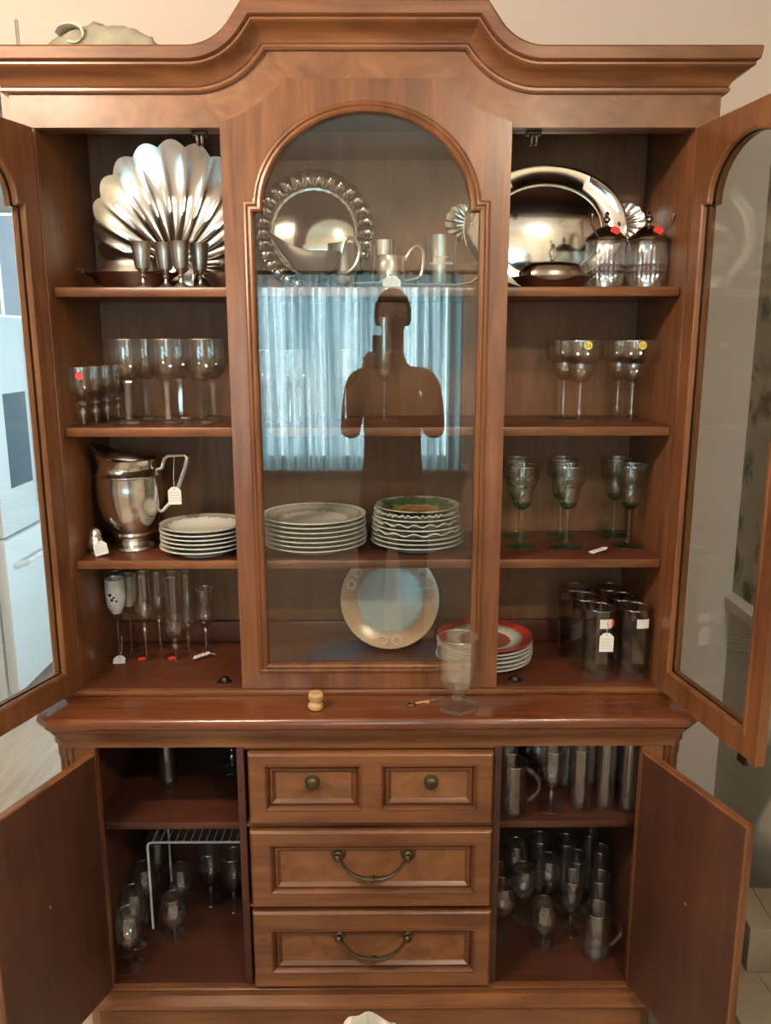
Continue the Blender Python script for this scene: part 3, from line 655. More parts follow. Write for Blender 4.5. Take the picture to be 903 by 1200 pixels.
def handle_pts(r, z0, z1, out, n=10): return [(r+out*math.sin(PI*i/n)**.8, 0, z0+(z1-z0)*i/n) for i in range(n+1)]
kind('beer_mug', [('base', L([(.034, 0), (.036, .004), (.0365, .018), (.030, .022), (.003, .018)], 16), M_GLB, 25),
    ('wall', L(cup([(.0365, .014), (.037, .06), (.037, .135)], .003), 16), M_GLB, 30),
    ('handle', G().tube(handle_pts(.035, .025, .115, .032), .006, 8), M_GLB, 40)], rim=(0.0355, 0.135))
kind('snifter', [('foot', foot(.032), M_GLB, 30), ('stem', L([(.006, .005), (.005, .016), (.008, .030)], 10), M_GLB, 30),
    ('bowl', L(cup([(.007, .028), (.026, .038), (.037, .060), (.038, .082), (.031, .110), (.027, .122)], .0018), 24), M_GLB, 40)], rim=(0.0261, 0.122))

def sticker(parent, mat, r, rad, z, ang, name='sticker'):
    """small round label wrapped on a glass of radius rad"""
    n = 16; pts = []; 
    for ring_ in (0, 1):
        for k in range(n):
            a = 2*PI*k/n; u = r*math.cos(a); v = r*math.sin(a)
            th = ang+u/rad; R = rad+.0006+(.0006 if ring_ else 0)
            pts.append((R*math.cos(th), R*math.sin(th), z+v))
    f = [tuple(range(n-1, -1, -1)), tuple(range(n, 2*n))]+[(k, (k+1) % n, n+(k+1) % n, n+k) for k in range(n)]
    o = G().add(pts, f).build(name, mat, parent, angle=30)
    if mat is M_YEL:       # pen figures on the price dot
        g = G()
        for x0, P_ in ((-.0035, [(.5, .8), (-.5, .8), (-.6, .2), (.5, -.1), (.5, -.8), (-.6, -.8)]), (.0035, [(.4, .9), (-.4, .3), (-.5, -.7), (.3, -.9), (.5, -.2), (-.4, -.1)])):
            g.tube([((rad+.0018)*math.cos(ang+(x0+px*.0035)/rad), (rad+.0018)*math.sin(ang+(x0+px*.0035)/rad), z+pz*.0042) for px, pz in P_], .0006, 4)
        g.build('pen_mark', M_INK, parent)
    return o
def price_tag(label, loc, rot, wdt, hgt, string=None, lines=4):
    """paper tag with clipped corners, hole, pen marks and a string; local x right, z up, front towards -y"""
    t = thing('price_tag', label, 'price tag', loc, rot)
    w2, c = wdt/2, wdt*.28
    outl = [(-w2, 0), (w2, 0), (w2, hgt-c), (w2-c, hgt), (-w2+c, hgt), (-w2, hgt-c)]
    hol = [(.0018*math.cos(2*PI*k/8), hgt-.0045+.0018*math.sin(2*PI*k/8)) for k in range(8)]
    G().slab(outl, [hol], -.0005, .0005).build('card', M_TAG, t, angle=20)
    rnd = random.Random(hash(label) % 1000 if False else len(label)*7)
    g = G()
    for i in range(lines):
        zz = hgt*.68-i*hgt*.62/lines; x = -w2*.75
        while x < w2*.6:
            ln = wdt*rnd.uniform(.06, .16)
            g.tube([(x, -.0007, zz), (x+ln*.3, -.0007, zz+hgt*.03), (x+ln*.6, -.0007, zz-hgt*.02), (x+ln, -.0007, zz+hgt*.015)], .00035, 4); x += ln+wdt*rnd.uniform(.03, .08)
    g.build('pen_mark', M_INK, t)
    if string: G().tube(string, .0007, 5).build('string', M_STR, t)
    return t

# ------------------------------------------------------------------ top shelf (z 1.793)
S1, S2, S3, S0, SL = 1.793, 1.479, 1.161, .845, .829
def shell_fan(R, hinge_z, ribs, depth, spread, thick=.002, nr=14, rot=0.0, lift=0.25):
    """scallop shell dish as a solid sheet: fans out from a hinge at the origin, x across, z up, hollow towards -y"""
    na = ribs*6; rows_f, rows_b = [], []
    for j in range(nr+1):
        s = j/nr; row = []
        for i in range(na+1):
            a = -spread+2*spread*i/na; ph = (i/na*ribs) % 1.0
            d_, c_ = R*.30, R*.58
            rr = (d_*math.cos(a)+math.sqrt(c_*c_-(d_*math.sin(a))**2))*s*(1+.05*(abs(math.sin(PI*i/na*ribs))-.5)*s)
            x = rr*math.sin(a); z = hinge_z+rr*math.cos(a)
            bowl = depth*(1-(2*s-1)**2)*.6+depth*.5*(1-s)
            y = bowl-.024*R*(abs(math.sin(PI*i/na*ribs))**.8)*s**.7+.010*s
            row.append((x, y, z))
        rows_f.append(row); rows_b.append([(x, y+thick, z) for x, y, z in row])
    g = G(); g.loft(rows_f, close=False); g.loft(rows_b, close=False)
    ef, eb = rows_f[-1], rows_b[-1]
    g.loft([ef, eb], close=False); g.loft([[r[0] for r in rows_f], [r[0] for r in rows_b]], close=False); g.loft([[r[-1] for r in rows_f], [r[-1] for r in rows_b]], close=False)
    return g
t = thing('shell_platter', 'large silver scallop shell platter leaning behind the pewter goblets', 'platter', (-.482, .212, S1), (math.radians(-9), 0, math.radians(0)))
shell_fan(.328, .074, 17, .055, math.radians(116), nr=18).build('dish', M_SILVER, t, angle=50)
g = G()
for i in range(9):
    x = -.05+.1*i/8; g.lathe([(.004, -.006), (.008, .0), (.004, .006)], 8, c=(x, -.004, .074+.012*math.cos(x*28)))
g.build('rope_border', M_SILVER, t)
G().box(-.05, .05, .02, .05, .012, .09, .01).build('foot_rest', M_SILVER, t)
# oval covered dish and small bowl
def oval(sx, sy): return Matrix.Diagonal((sx, sy, 1, 1))
t = thing('covered_dish', 'dark pewter oval serving dish with side handles below the shell', 'dish', (-.555, .140, S1))
L([(.050, 0), (.054, .003), (.070, .012), (.086, .030), (.098, .036), (.100, .038), (.096, .040), (.084, .036), (.066, .016), (.004, .010)], 36).xf(oval(1.15, .50)).build('basin', M_DPEW, t)
L([(.078, .036), (.076, .042), (.060, .054), (.058, .062), (.055, .066), (.003, .066)], 36).xf(oval(1.15, .50)).build('lid', M_PEW, t)
for sx in (-1, 1):
    G().tube([(sx*(.108+.022*math.sin(PI*i/8)), -.028+.056*i/8, .040+.010*math.sin(PI*i/8)) for i in range(9)], .0035, 8).build('handle', M_SILVER, t)
t = thing('small_bowl', 'small round pewter bowl beside the goblets near the centre door', 'bowl', (-.336, .150, S1))
L(cup([(.022, 0), (.024, .004), (.040, .014), (.052, .030), (.056, .036)], .002), 28).build('basin', M_PEW, t)
G().tube([(-.05-.016*math.sin(PI*i/8), -.014+.028*i/8, .034+.008*math.sin(PI*i/8)) for i in range(9)], .003, 8).build('handle', M_PEW, t)
# pewter goblets
kind('pewter_goblet', [('foot', L([(.018, 0), (.0185, .003), (.012, .007), (.006, .012)], 20), M_PEW, 30), ('stem', L([(.006, .011), (.0045, .020), (.0075, .025), (.005, .030), (.009, .037)], 14), M_PEW, 30),
    ('cup', L(cup([(.008, .036), (.015, .042), (.0185, .058), (.0205, .080), (.0235, .098), (.0245, .100)], .0014), 24), M_PEW, 35)])
for x, y, lb in ((-.508, .055, 'standing apart in front of the covered dish'), (-.462, .078, 'second from left, partly hidden'), (-.420, .048, 'third from left, nearest of its cluster'), (-.386, .090, 'rightmost, half behind its neighbour')):
    place('pewter_goblet', 'pewter_goblet', x, y, S1, 'small pewter goblet '+lb, 'goblet', 'pewter goblets on the top shelf')
# round tray with gadrooned rim
def gad(t, r, z):
    w_ = math.sin(PI*min(1, max(0, (r-.106)/.046))); q_ = abs(math.cos(15*t))
    return (r+(.0035*q_ if r > .1455 else 0), z+.0075*w_*q_)
t = thing('round_tray', 'round silver tray with fluted rim leaning behind the gravy boat', 'tray', (-.138, .290, S1), (math.radians(90-5), 0, 0))
g = L([(.003, 0), (.100, 0), (.106, -.004), (.108, .0), (.112, .003), (.118, .005), (.125, .0065), (.132, .008), (.139, .009), (.145, .009), (.149, .008), (.150, .006), (.149, .004), (.13, .008), (.11, -.005), (.003, -.003)], 240, gad)
g.xf(Matrix.Translation((0, .152, 0))); g.build('plate', M_TRAY, t, angle=50)
# gravy boat
t = thing('gravy_boat', 'dark pewter gravy boat with long spout and loop handle', 'gravy boat', (-.118, .085, S1))
loops = []
for j, (k, z) in enumerate(((.55, .0), (.62, .004), (.42, .012), (.55, .020), (.85, .034), (1.0, .052), (1.06, .068), (1.03, .069), (.95, .052), (.5, .026), (.05, .022))):
    lp = []
    for i in range(28):
        a = 2*PI*i/28; c, s_ = math.cos(a), math.sin(a)
        x = .055*k*c; y = .034*k*s_; zz = z
        if c < 0 and z > .03:      # spout sweeps up to the left
            e = (-c)**3*((z-.03)/.038); x -= .052*e; y *= 1-.6*(-c)**2*((z-.03)/.04); zz += .038*e
        lp.append((x, y, zz))
    loops.append(lp)
G().loft(loops, cap0=True, cap1=True).xf(Matrix.Diagonal((1, 1, 1.18, 1))).build('body', M_DULL, t, angle=50)
G().tube(smooth([(.050, 0, .035), (.070, 0, .034), (.092, 0, .055), (.100, 0, .085), (.090, 0, .108), (.075, 0, .112), (.064, 0, .098), (.060, 0, .075)]), .0042, 8).build('handle', M_PEW, t)
# mugs
kind('tankard', [('body', L(cup([(.033, 0), (.034, .003), (.0335, .05), (.034, .105), (.035, .108)], .0018), 28), M_PEW, 35), ('handle', G().tube(handle_pts(.033, .03, .088, .030), .004, 8), M_PEW, 40)])
kind('silver_cup', [('body', L(cup([(.030, 0), (.031, .003), (.032, .05), (.033, .115)], .0018), 28), M_SILVER, 35)])
kind('shiny_mug', [('body', L(cup([(.024, 0), (.030, .004), (.037, .018), (.039, .035), (.037, .055), (.036, .068), (.037, .072)], .0018), 28), M_SILVER, 40), ('handle', G().tube(smooth([(.035, 0, .060), (.050, 0, .085), (.066, 0, .094), (.076, 0, .082), (.078, 0, .055), (.070, 0, .026), (.036, 0, .016)]), .0042, 8), M_SILVER, 40)])
kind('engraved_tumbler', [('body', L(cup([(.033, 0), (.0345, .003), (.0355, .06), (.0365, .118), (.0372, .121)], .0018), 32), M_PEW, 35)])
place('tankard', 'tankard', -.062, .170, S1, 'pewter tankard standing behind the gravy boat', 'mug', rz=PI)
place('metal_cup', 'silver_cup', .038, .175, S1, 'plain silver cup behind the shiny round mug', 'cup')
place('silver_mug', 'shiny_mug', .050, .085, S1, 'squat shiny silver mug with tall curled handle', 'mug')
t = place('engraved_tumbler', 'engraved_tumbler', .171, .13, S1, 'pewter tumbler with two engraved lines of lettering', 'tumbler')
g = G(); rnd = random.Random(3)
for zz, a0, a1 in ((.072, -.42, .42), (.058, -.85, .85)):
    a = a0
    while a < a1:
        da = rnd.uniform(.03, .07); R = .0360
        g.tube([(R*math.sin(a), -R*math.cos(a), zz-.003), (R*math.sin(a+da*.4), -R*math.cos(a+da*.4), zz+.003), (R*math.sin(a+da), -R*math.cos(a+da), zz-.003)], .0006, 4); a += da+.05
g.build('engraving', M_TAG, t)
# ladle along the shelf edge
t = thing('ladle', 'long thin silver ladle lying along the centre shelf edge', 'ladle', (0.0, .045, S1))
G().tube([(-.035, 0, .008), (.02, 0, .010), (.10, .004, .007), (.20, 0, .005), (.235, -.002, .010), (.25, 0, .022)], [.0035, .003, .0025, .003, .004, .005], 8).build('handle', M_SILVER, t)
g = L([(.003, 0), (.016, .004), (.025, .014), (.027, .022), (.025, .022), (.015, .007), (.003, .003)], 24); g.xf(Matrix.Translation((-.052, .0, 0))); g.build('bowl', M_SILVER, t)
price_tag('white price tag on the ladle in front of the silver mug', (.055, .026, S1+.0005), (math.radians(-8), 0, math.radians(2)), .040, .024, [(0, .001, .020), (-.02, .01, .018), (-.03, .018, .012)])
# oval platter with shell handles
t = thing('oval_platter', 'large oval silver platter with shell handles leaning behind the jars', 'platter', (.446, .288, S1), (math.radians(90-4.5), 0, 0))
rows = []
for k, z in ((.003, 0), (.68, 0), (.70, -.0015), (.715, .004), (.735, .003), (.97, .010), (.985, .013), (1.0, .012), (1.0, .008), (.97, .006), (.72, -.003), (.003, -.004)):
    rows.append([(.208*k*math.cos(2*PI*i/72), .158+.153*k*math.sin(2*PI*i/72), z) for i in range(72)])
G().loft(rows, cap0=True, cap1=True).build('plate', M_TRAY, t, angle=40)
for sx in (-1, 1):
    g = shell_fan(.080, 0, 8, .010, math.radians(66), nr=8, thick=.003)
    g.xf(Matrix.Translation((sx*.182, .158+.010, .016)) @ Matrix.Rotation(-sx*math.radians(78), 4, 'Z') @ Matrix.Rotation(-PI/2, 4, 'X')); g.build('shell_handle', M_SILVER, t, angle=50)
# butter dish
t = thing('butter_dish', 'tarnished silver domed butter dish with loop finial', 'butter dish', (.424, .082, S1))
L([(.062, 0), (.066, .003), (.078, .010), (.090, .022), (.093, .025), (.088, .025), (.074, .012), (.003, .006)], 40).xf(oval(1, .62)).build('tray', M_DPEW, t)
L([(.075, .014), (.077, .020), (.076, .034), (.070, .046), (.058, .054), (.030, .058), (.003, .059)], 40).xf(oval(1, .60)).build('dome', M_DPEW, t)
G().tube([(.0075*math.cos(2*PI*i/14), 0, .078+.011*math.sin(2*PI*i/14)) for i in range(14)], .0026, 8, closed=True).lathe([(.008, .058), (.004, .063), (.004, .068)], 12).lathe([(.003, .088), (.005, .092), (.002, .098)], 10).build('finial', M_PEW, t)
# crystal jars with silver lids
def cutjar(t, r, z): return (r*(1+.055*abs(math.cos(11*t))) if .012 < z < .098 else r, z)
for x, y, sp, lb in ((.556, .125, -1, 'left of the pair'), (.6535, .122, 1, 'right of the pair')):
    t = thing('jam_jar', 'cut crystal jam jar with dark silver lid and red sticker, '+lb, 'jar', (x, y, S1), (0, 0, 0), 'crystal jam jars on the top shelf')
    L(cup([(.040, 0), (.043, .004), (.0435, .012), (.044, .030), (.0445, .034), (.042, .037), (.0445, .040), (.0445, .048), (.042, .051), (.0445, .054), (.045, .062), (.0455, .098), (.043, .108)], .004), 88, cutjar).build('jar', M_CR, t, angle=25)
    L([(.046, .107), (.048, .110), (.047, .113), (.036, .124), (.022, .135), (.012, .141), (.003, .143)], 32).build('lid', M_DPEW, t)
    L([(.004, .142), (.003, .148), (.0085, .153), (.009, .158), (.004, .164), (.006, .168), (.002, .174)], 14).build('finial', M_DPEW, t)
    G().tube([(sp*.022, -.01, .11), (sp*.032, -.022, .128), (sp*.042, -.030, .142), (sp*.043, -.036, .156), (sp*.044, -.038, .164)], [.002, .0025, .003, .0045, .003], 8).build('spoon_handle', M_DPEW, t)
    g = L([(.011, 0), (.011, .001), (.003, .0014)], 18); g.xf(Matrix.Translation((.012, -.032, .128)) @ Matrix.Rotation(math.radians(58), 4, 'X')); g.build('sticker', M_RED, t)
# ------------------------------------------------------------------ second shelf (z 1.479)
for i, (x, y) in enumerate(((-.671, .066), (-.662, .126), (-.654, .187), (-.646, .248))):
    t = place('cordial_glass', 'cordial', x, y, S2, ['small cordial glass with red sticker, frontmost of the row', 'small cordial glass with ball stem, second from the front', 'small cordial glass with ball stem, third from the front', 'small cordial glass with ball stem, at the back of the row'][i], 'glass', 'cordial glasses on the second shelf')
    if i == 0: sticker(t, M_RED, .0085, .030, .118, math.radians(-75))
for i, (x, y) in enumerate(((-.575, .105), (-.482, .105), (-.398, .105), (-.560, .210), (-.477, .215), (-.394, .210), (-.311, .205))):
    lb = ['left one of the front row', 'middle one of the front row', 'right one of the front row', 'leftmost of the back row', 'second from the left in the back row', 'third from the left in the back row', 'rightmost of the back row, nearly behind the door'][i]
    place('wine_glass', 'hexwine', x, y, S2, 'thick six-sided-stem wine glass, '+lb, 'glass', 'thick-stemmed wine glasses on the second shelf', rz=.3*i)
place('champagne_flute', 'flute', .038, .155, S2, 'tall slim champagne flute alone behind the centre glass', 'glass')
place('goblet', 'round_goblet', -.059, .200, S2, 'round clear goblet just left of the tall flute', 'glass')
for i, (x, y) in enumerate(((-.255, .16), (-.190, .12), (-.175, .22))):
    place('goblet', 'round_goblet', x, y, S2, ['round clear goblet leftmost behind the centre glass', 'round clear goblet frontmost of three behind curtain reflection', 'round clear goblet rearmost of three behind curtain reflection'][i], 'glass', 'goblets behind the centre door')
for i, (k, x, y, lb) in enumerate((('margarita', .517, .145, 'front left with yellow sticker'), ('margarita', .647, .150, 'front right with yellow sticker'), ('margarita_green', .505, .270, 'back left with green foot'), ('margarita', .645, .265, 'back right with yellow sticker at the rim'))):
    t = place('margarita_glass', k, x, y, S2, 'wide margarita glass, '+lb, 'glass', 'margarita glasses on the second shelf')
    if i != 2: sticker(t, M_YEL, .0095, .053, .184, math.radians((-88, -88, 0, -60)[i]))
# ------------------------------------------------------------------ third shelf (z 1.161)
t = thing('water_pitcher', 'silver water pitcher with angular handle beside the plates', 'pitcher', (-.598, .145, S3))
def lip(t_, r, z):
    if z > .19:
        k = (z-.19)/.055; c = math.cos(t_-PI); e = max(0, c)**2
        return r*(1+.26*e*k), z+.020*e*k-.016*k*(1-e)
    return r, z
L(cup([(.050, 0), (.052, .004), (.050, .010), (.040, .016), (.038, .024), (.044, .032), (.048, .040), (.047, .046), (.053, .054), (.068, .080), (.078, .120), (.080, .160), (.077, .188), (.078, .192), (.072, .200), (.066, .212), (.066, .225), (.070, .238), (.073, .246)], .002), 48, lip).build('body', M_SILVER, t, angle=35)
L([(.079, .186), (.0815, .189), (.0815, .192), (.078, .195)], 48, cap=False).build('rim_band', M_SILVER, t)
G().tube([(.068, 0, .200), (.084, 0, .206), (.090, 0, .228), (.100, 0, .236), (.140, 0, .238), (.146, 0, .232), (.140, 0, .205), (.122, 0, .160), (.100, 0, .120), (.080, 0, .098), (.072, 0, .095)], [.006, .006, .006, .0055, .0055, .0065, .006, .0055, .005, .005, .006], 10).build('handle', M_SILVER, t)
price_tag('white price tag hanging from the pitcher handle', (-.484, .132, S3+.115), (0, 0, math.radians(4)), .032, .044, [(0, .001, .040), (-.001, .003, .07), (.001, .012, .112), (.003, .016, .119)])
t = thing('salt_shaker', 'small silver salt shaker at the far left by the pitcher', 'shaker', (-.672, .085, S3))
L([(.016, 0), (.018, .003), (.013, .008), (.019, .018), (.021, .030), (.017, .042), (.014, .047), (.015, .049)], 20).build('body', M_SILVER, t)
L([(.015, .048), (.0155, .053), (.012, .062), (.005, .068), (.002, .069)], 20).build('cap', M_SILVER, t)
price_tag('white price tag propped against the salt shaker', (-.648, .056, S3+.006), (math.radians(-14), math.radians(-16), 0), .034, .034, [(0, .001, .030), (-.012, .012, .042), (-.02, .02, .050)])
def plate_prof(r, h=.016, t=.003): return [(r*.54, 0), (r*.56, .0), (r*.57, .003), (r*.66, .005), (r*.80, h*.72), (r, h), (r*1.004, h+t*.5), (r, h+t), (r*.79, h*.72+t), (r*.64, .005+t), (.003, .004+t)]
def plate_stack(n, x, y, z, r, dz, mats, name, lab, group, fns=None, radii=None, jit=.002):
    rnd = random.Random(int(x*1000)+9)
    for i in range(n):
        rr = radii[i] if radii else r
        top = n-1-i
        pos = 'topmost' if top == 0 else ('bottom plate' if i == 0 else ORD[top]+' from the top')
        g = L(plate_prof(rr, .020), 96 if fns and fns[i] else 48, fns[i] if fns else None)
        g2 = g.build(name, mats[i], None, (x+rnd.uniform(-jit, jit), y+rnd.uniform(-jit, jit), z+.0004+dz*i), (0, 0, rnd.uniform(0, 1)), angle=45)
        tag(g2, lab+', '+pos, 'plate', group)
def scal(k, a): return lambda t, r, z: (r*(1+a*math.cos(k*t)), z+(.004*math.cos(k*t) if r > .09 else 0))
plate_stack(6, -.412, .106, S3, .105, .0105, [M_PORCG]*5+[M_LACE], 'dinner_plate', 'white plate stacked beside the silver pitcher', 'plates beside the pitcher')
plate_stack(7, -.138, .142, S3, .130, .0115, [M_PORCG]*6+[M_LACE], 'dinner_plate', 'white plate in the left stack behind centre glass', 'left stack behind the centre glass')
plate_stack(9, .120, .150, S3, .116, .0112, [M_PORCG]*3+[M_PORC]*2+[M_PORCG, M_PORC, M_PORCG, M_FESTIVE], 'dessert_plate', 'plate in the mixed right stack behind centre glass', 'right stack behind the centre glass',
    fns=[None, None, None, scal(14, .02), None, scal(18, .022), None, scal(40, .008), None], radii=[.117, .117, .115, .112, .114, .110, .108, .107, .105])
for i, (x, y) in enumerate(((.385, .150), (.502, .150), (.659, .150), (.392, .270), (.512, .275), (.655, .270))):
    lb = ['front left, half hidden by the door', 'front middle with price tag', 'front right', 'back left', 'back middle', 'back right'][i]
    place('green_goblet', 'green_goblet', x, y, S3, 'margarita goblet with green foot, '+lb, 'glass', 'green-footed goblets on the third shelf')
price_tag('white price tag lying on shelf before middle green goblet', (.546, .080, S3+.001), (math.radians(-78), 0, math.radians(-72)), .020, .046, [(0, .001, .042), (-.01, .004, .055), (-.030, .012, .062)], 3)
# ------------------------------------------------------------------ hutch floor (z .845)
fl = [('white_flute', -.669, .190, 'champagne_flute', 'clear flute with white enamel bowl and tag, leftmost'), ('white_flute', -.664, .275, 'champagne_flute', 'clear flute with white enamel bowl, behind the leftmost'),
      ('tulip', -.600, .195, 'wine_glass', 'tulip wine glass with red sticker on its foot'), ('tulip', -.585, .280, 'wine_glass', 'tulip wine glass standing behind the red-stickered one'),
      ('cut_goblet', -.522, .200, 'cut_goblet', 'tall cut crystal goblet with red sticker on its foot'), ('cut_goblet', -.505, .272, 'cut_goblet', 'tall cut crystal goblet standing behind its twin'),
      ('small_goblet', -.450, .245, 'small_goblet', 'small thistle goblet with white tag, nearest centre door')]
for i, (k, x, y, nm, lb) in enumerate(fl):
    t = place(nm, k, x, y, S0, lb, 'glass', 'stemware on the hutch floor', s=(1.0, .93, .99, .92, 1.0, .93, 1.0)[i])
    if i in (2, 4):
        g = L([(.010, .0045), (.010, .0055), (.003, .006)], 16); g.xf(Matrix.Translation((-.006, -.022, .0)) @ Matrix.Rotation(math.radians(6), 4, 'X')); g.build('sticker', M_RED, t)
    if i == 0:
        g = G()
        for a, zz, r in ((-1.75, .185, .0045), (-1.60, .172, .004), (-1.42, .178, .003), (-1.2, .168, .003)):
            g.lathe([(r, -.0005), (r, .0006), (r*.4, .001)], 8); m4 = g.v[-24:]; del g.v[-24:]
            M4 = Matrix.Translation((.0285*math.cos(a), .0285*math.sin(a), zz)) @ Matrix.Rotation(a, 4, 'Z') @ Matrix.Rotation(PI/2, 4, 'Y')
            g.v += [tuple(M4 @ Vector(p)) for p in m4]
        g.build('painted_motif', M_PHONE, t)
price_tag('white price tag hung from the leftmost enamel flute', (-.660, .152, S0+.001), (math.radians(-55), 0, math.radians(8)), .030, .024, [(0, .001, .022), (.001, .012, .05), (-.006, .03, .09), (-.010, .036, .112)], 3)
price_tag('white price tag lying before the small thistle goblet', (-.470, .178, S0+.006), (math.radians(-75), 0, math.radians(-80)), .020, .044, [(0, .001, .040), (.004, .006, .055), (-.020, .024, .056)], 3)
t = thing('display_plate', 'round peach and white patterned plate standing against the back', 'plate', (.053, .250, S0+.002), (math.radians(90-16), 0, 0))
g = L(plate_prof(.135, .016, .003), 64); g.build('plate', M_IMARI, t, loc=(0, .135, 0), angle=40)
for a in (-90, 30, 150):
    g = G()
    for dx in (-.018, .018):
        g.tube([(dx+.011*math.cos(2*PI*i/14), .112+.011*math.sin(2*PI*i/14), .0185) for i in range(14)], .0028, 6, closed=True)
    g.xf(Matrix.Rotation(math.radians(a-90), 4, 'Z')); g.build('scroll_motif', M_PORCG, t, loc=(0, .135, 0))
plate_stack(6, .300, .165, S0, .125, .0105, [M_PORC, M_PORCG, M_PORC, M_PORCG, M_PORC, M_LATT], 'dinner_plate', 'plate stacked on hutch floor behind the centre door', 'plates stacked on the hutch floor')
for i, (x, y) in enumerate(((.570, .055), (.660, .055), (.556, .140), (.652, .140), (.546, .225), (.642, .225))):
    lb = ['front left with tag and red sticker', 'front right with white label', 'middle left', 'middle right', 'back left', 'back right'][i]
    t = place('smoked_tumbler', 'smoke_tumbler', x, y, S0, 'tall smoked glass tumbler, '+lb, 'tumbler', 'smoked tumblers on the hutch floor', rz=PI/8)
    if i == 0: sticker(t, M_RED, .011, .0405, .155, math.radians(-85))
    if i < 2:
        pts = [(math.cos(a)*.0412, math.sin(a)*.0412, z) for z in (.143, .166) for a in [math.radians(d) for d in (-125, -110, -95, -82)]]
        G().add(pts+[(x_*1.012, y_*1.012, z_) for x_, y_, z_ in pts], [(0, 1, 5, 4), (1, 2, 6, 5), (2, 3, 7, 6), (8, 9, 13, 12), (9, 10, 14, 13), (10, 11, 15, 14)]).build('paper_label', M_FROST, t)
price_tag('white price tag hanging on the front left smoked tumbler', (.578, .0105, S0+.085), (0, 0, math.radians(-2)), .034, .048, [(0, .001, .044), (0, .002, .056), (0, .003, .066)], 5)
# ------------------------------------------------------------------ things on the ledge
place('footed_glass', 'octagon_glass', .208, -.082, SL, 'heavy octagonal glass on hexagonal foot on the ledge', 'glass', rz=PI/6)
t = thing('turned_peg', 'small turned pale wood peg on the ledge', 'peg', (-.126, -.085, SL+.001), (0, math.radians(3), 0))
L([(.015, 0), (.018, .003), (.018, .011), (.0145, .014), (.013, .018), (.0145, .022)], 20).build('base', M_CORK, t)
L([(.0145, .021), (.0175, .025), (.0178, .036), (.015, .040), (.003, .041)], 20).build('head', M_CORK, t)
t = thing('key', 'small brass key with clear fob lying by the footed glass', 'key', (.125, -.060, SL), (0, 0, math.radians(18)))
G().tube([(-.026+.009*math.cos(2*PI*i/14), .009*math.sin(2*PI*i/14), .003) for i in range(14)], .0022, 6, closed=True).build('bow', M_BRASS, t)
G().tube([(-.017, 0, .003), (.018, 0, .004)], .0025, 8).box(.008, .012, -.008, 0, .002, .005).box(.014, .018, -.007, 0, .002, .005).build('shank', M_CORK, t)
G().tube([(.020, 0, .005), (.030, .001, .006), (.055, .003, .006), (.060, .003, .006)], [.004, .006, .006, .003], 8).build('fob', M_GLB, t)

# ------------------------------------------------------------------ cupboards of the base
BU, BD = .514, .090
def row(pref, grp, lst, z, where):
    for i, (nm, k, x, y, lb, up) in enumerate(lst):
        if up: place_upside(nm, k, x, y, z, up, lb+where, 'glass', grp)
        else: place(nm, k, x, y, z, lb+where, 'mug' if 'mug' in nm else 'glass', grp, rz=.5*i)
row('', 'glassware in the left cupboard', [('tumbler', 'slim_tumbler', -.540, .12, 'slim clear tumbler standing alone', 0), ('goblet', 'water_goblet', -.385, .20, 'clear goblet beside the drawers', 0)], BU, ' on the left cupboard shelf')
row('', 'glassware in the left cupboard', [
    ('wine_glass', 'balloon', -.622, -.035, 'balloon wine glass frontmost by the door', 0), ('wine_glass', 'balloon', -.634, .050, 'balloon wine glass second by the door', 0), ('wine_glass', 'balloon', -.634, .152, 'balloon wine glass third by the door', 0),
    ('brandy_snifter', 'snifter', -.535, .070, 'brandy snifter beneath the wire rack corner', 0), ('brandy_snifter', 'snifter', -.545, .195, 'brandy snifter at the back under the rack', 0),
    ('goblet', 'water_goblet', -.465, .215, 'water goblet at the back middle', 0), ('goblet', 'water_goblet', -.395, .190, 'water goblet at the back near the drawers', 0), ('goblet', 'water_goblet', -.628, .262, 'water goblet in the far back corner', 0)], BD, ' in left cupboard bottom')
row('', 'glassware on the right cupboard shelf', [
    ('beer_mug', 'beer_mug', .358, -.010, 'clear handled mug front left', 0), ('goblet', 'water_goblet', .459, .005, 'water goblet second in front row', 0), ('tumbler', 'tall_tumbler', .531, .010, 'tall tumbler in the middle of front row', 0),
    ('tumbler', 'slim_tumbler', .592, .0, 'slim tumbler fourth in front row', 0), ('tumbler', 'slim_tumbler', .646, -.01, 'slim tumbler at right end of front row', 0),
    ('goblet', 'water_goblet', .365, .110, 'water goblet left in middle row', 0), ('wine_glass', 'balloon', .446, .105, 'balloon glass second in middle row', 0), ('tumbler', 'tall_tumbler', .520, .115, 'tall tumbler third in middle row', 0), ('tumbler', 'slim_tumbler', .585, .105, 'slim tumbler right in middle row', 0),
    ('wine_glass', 'balloon', .357, .215, 'balloon glass left in back row', 0), ('goblet', 'water_goblet', .436, .225, 'water goblet second in back row', 0), ('tumbler', 'tall_tumbler', .508, .225, 'tall tumbler third in back row', 0), ('tumbler', 'tall_tumbler', .575, .220, 'tall tumbler right in back row', 0), ('tumbler', 'slim_tumbler', .645, .110, 'slim tumbler in the far right corner', 0)], BU, ' of right cupboard shelf')
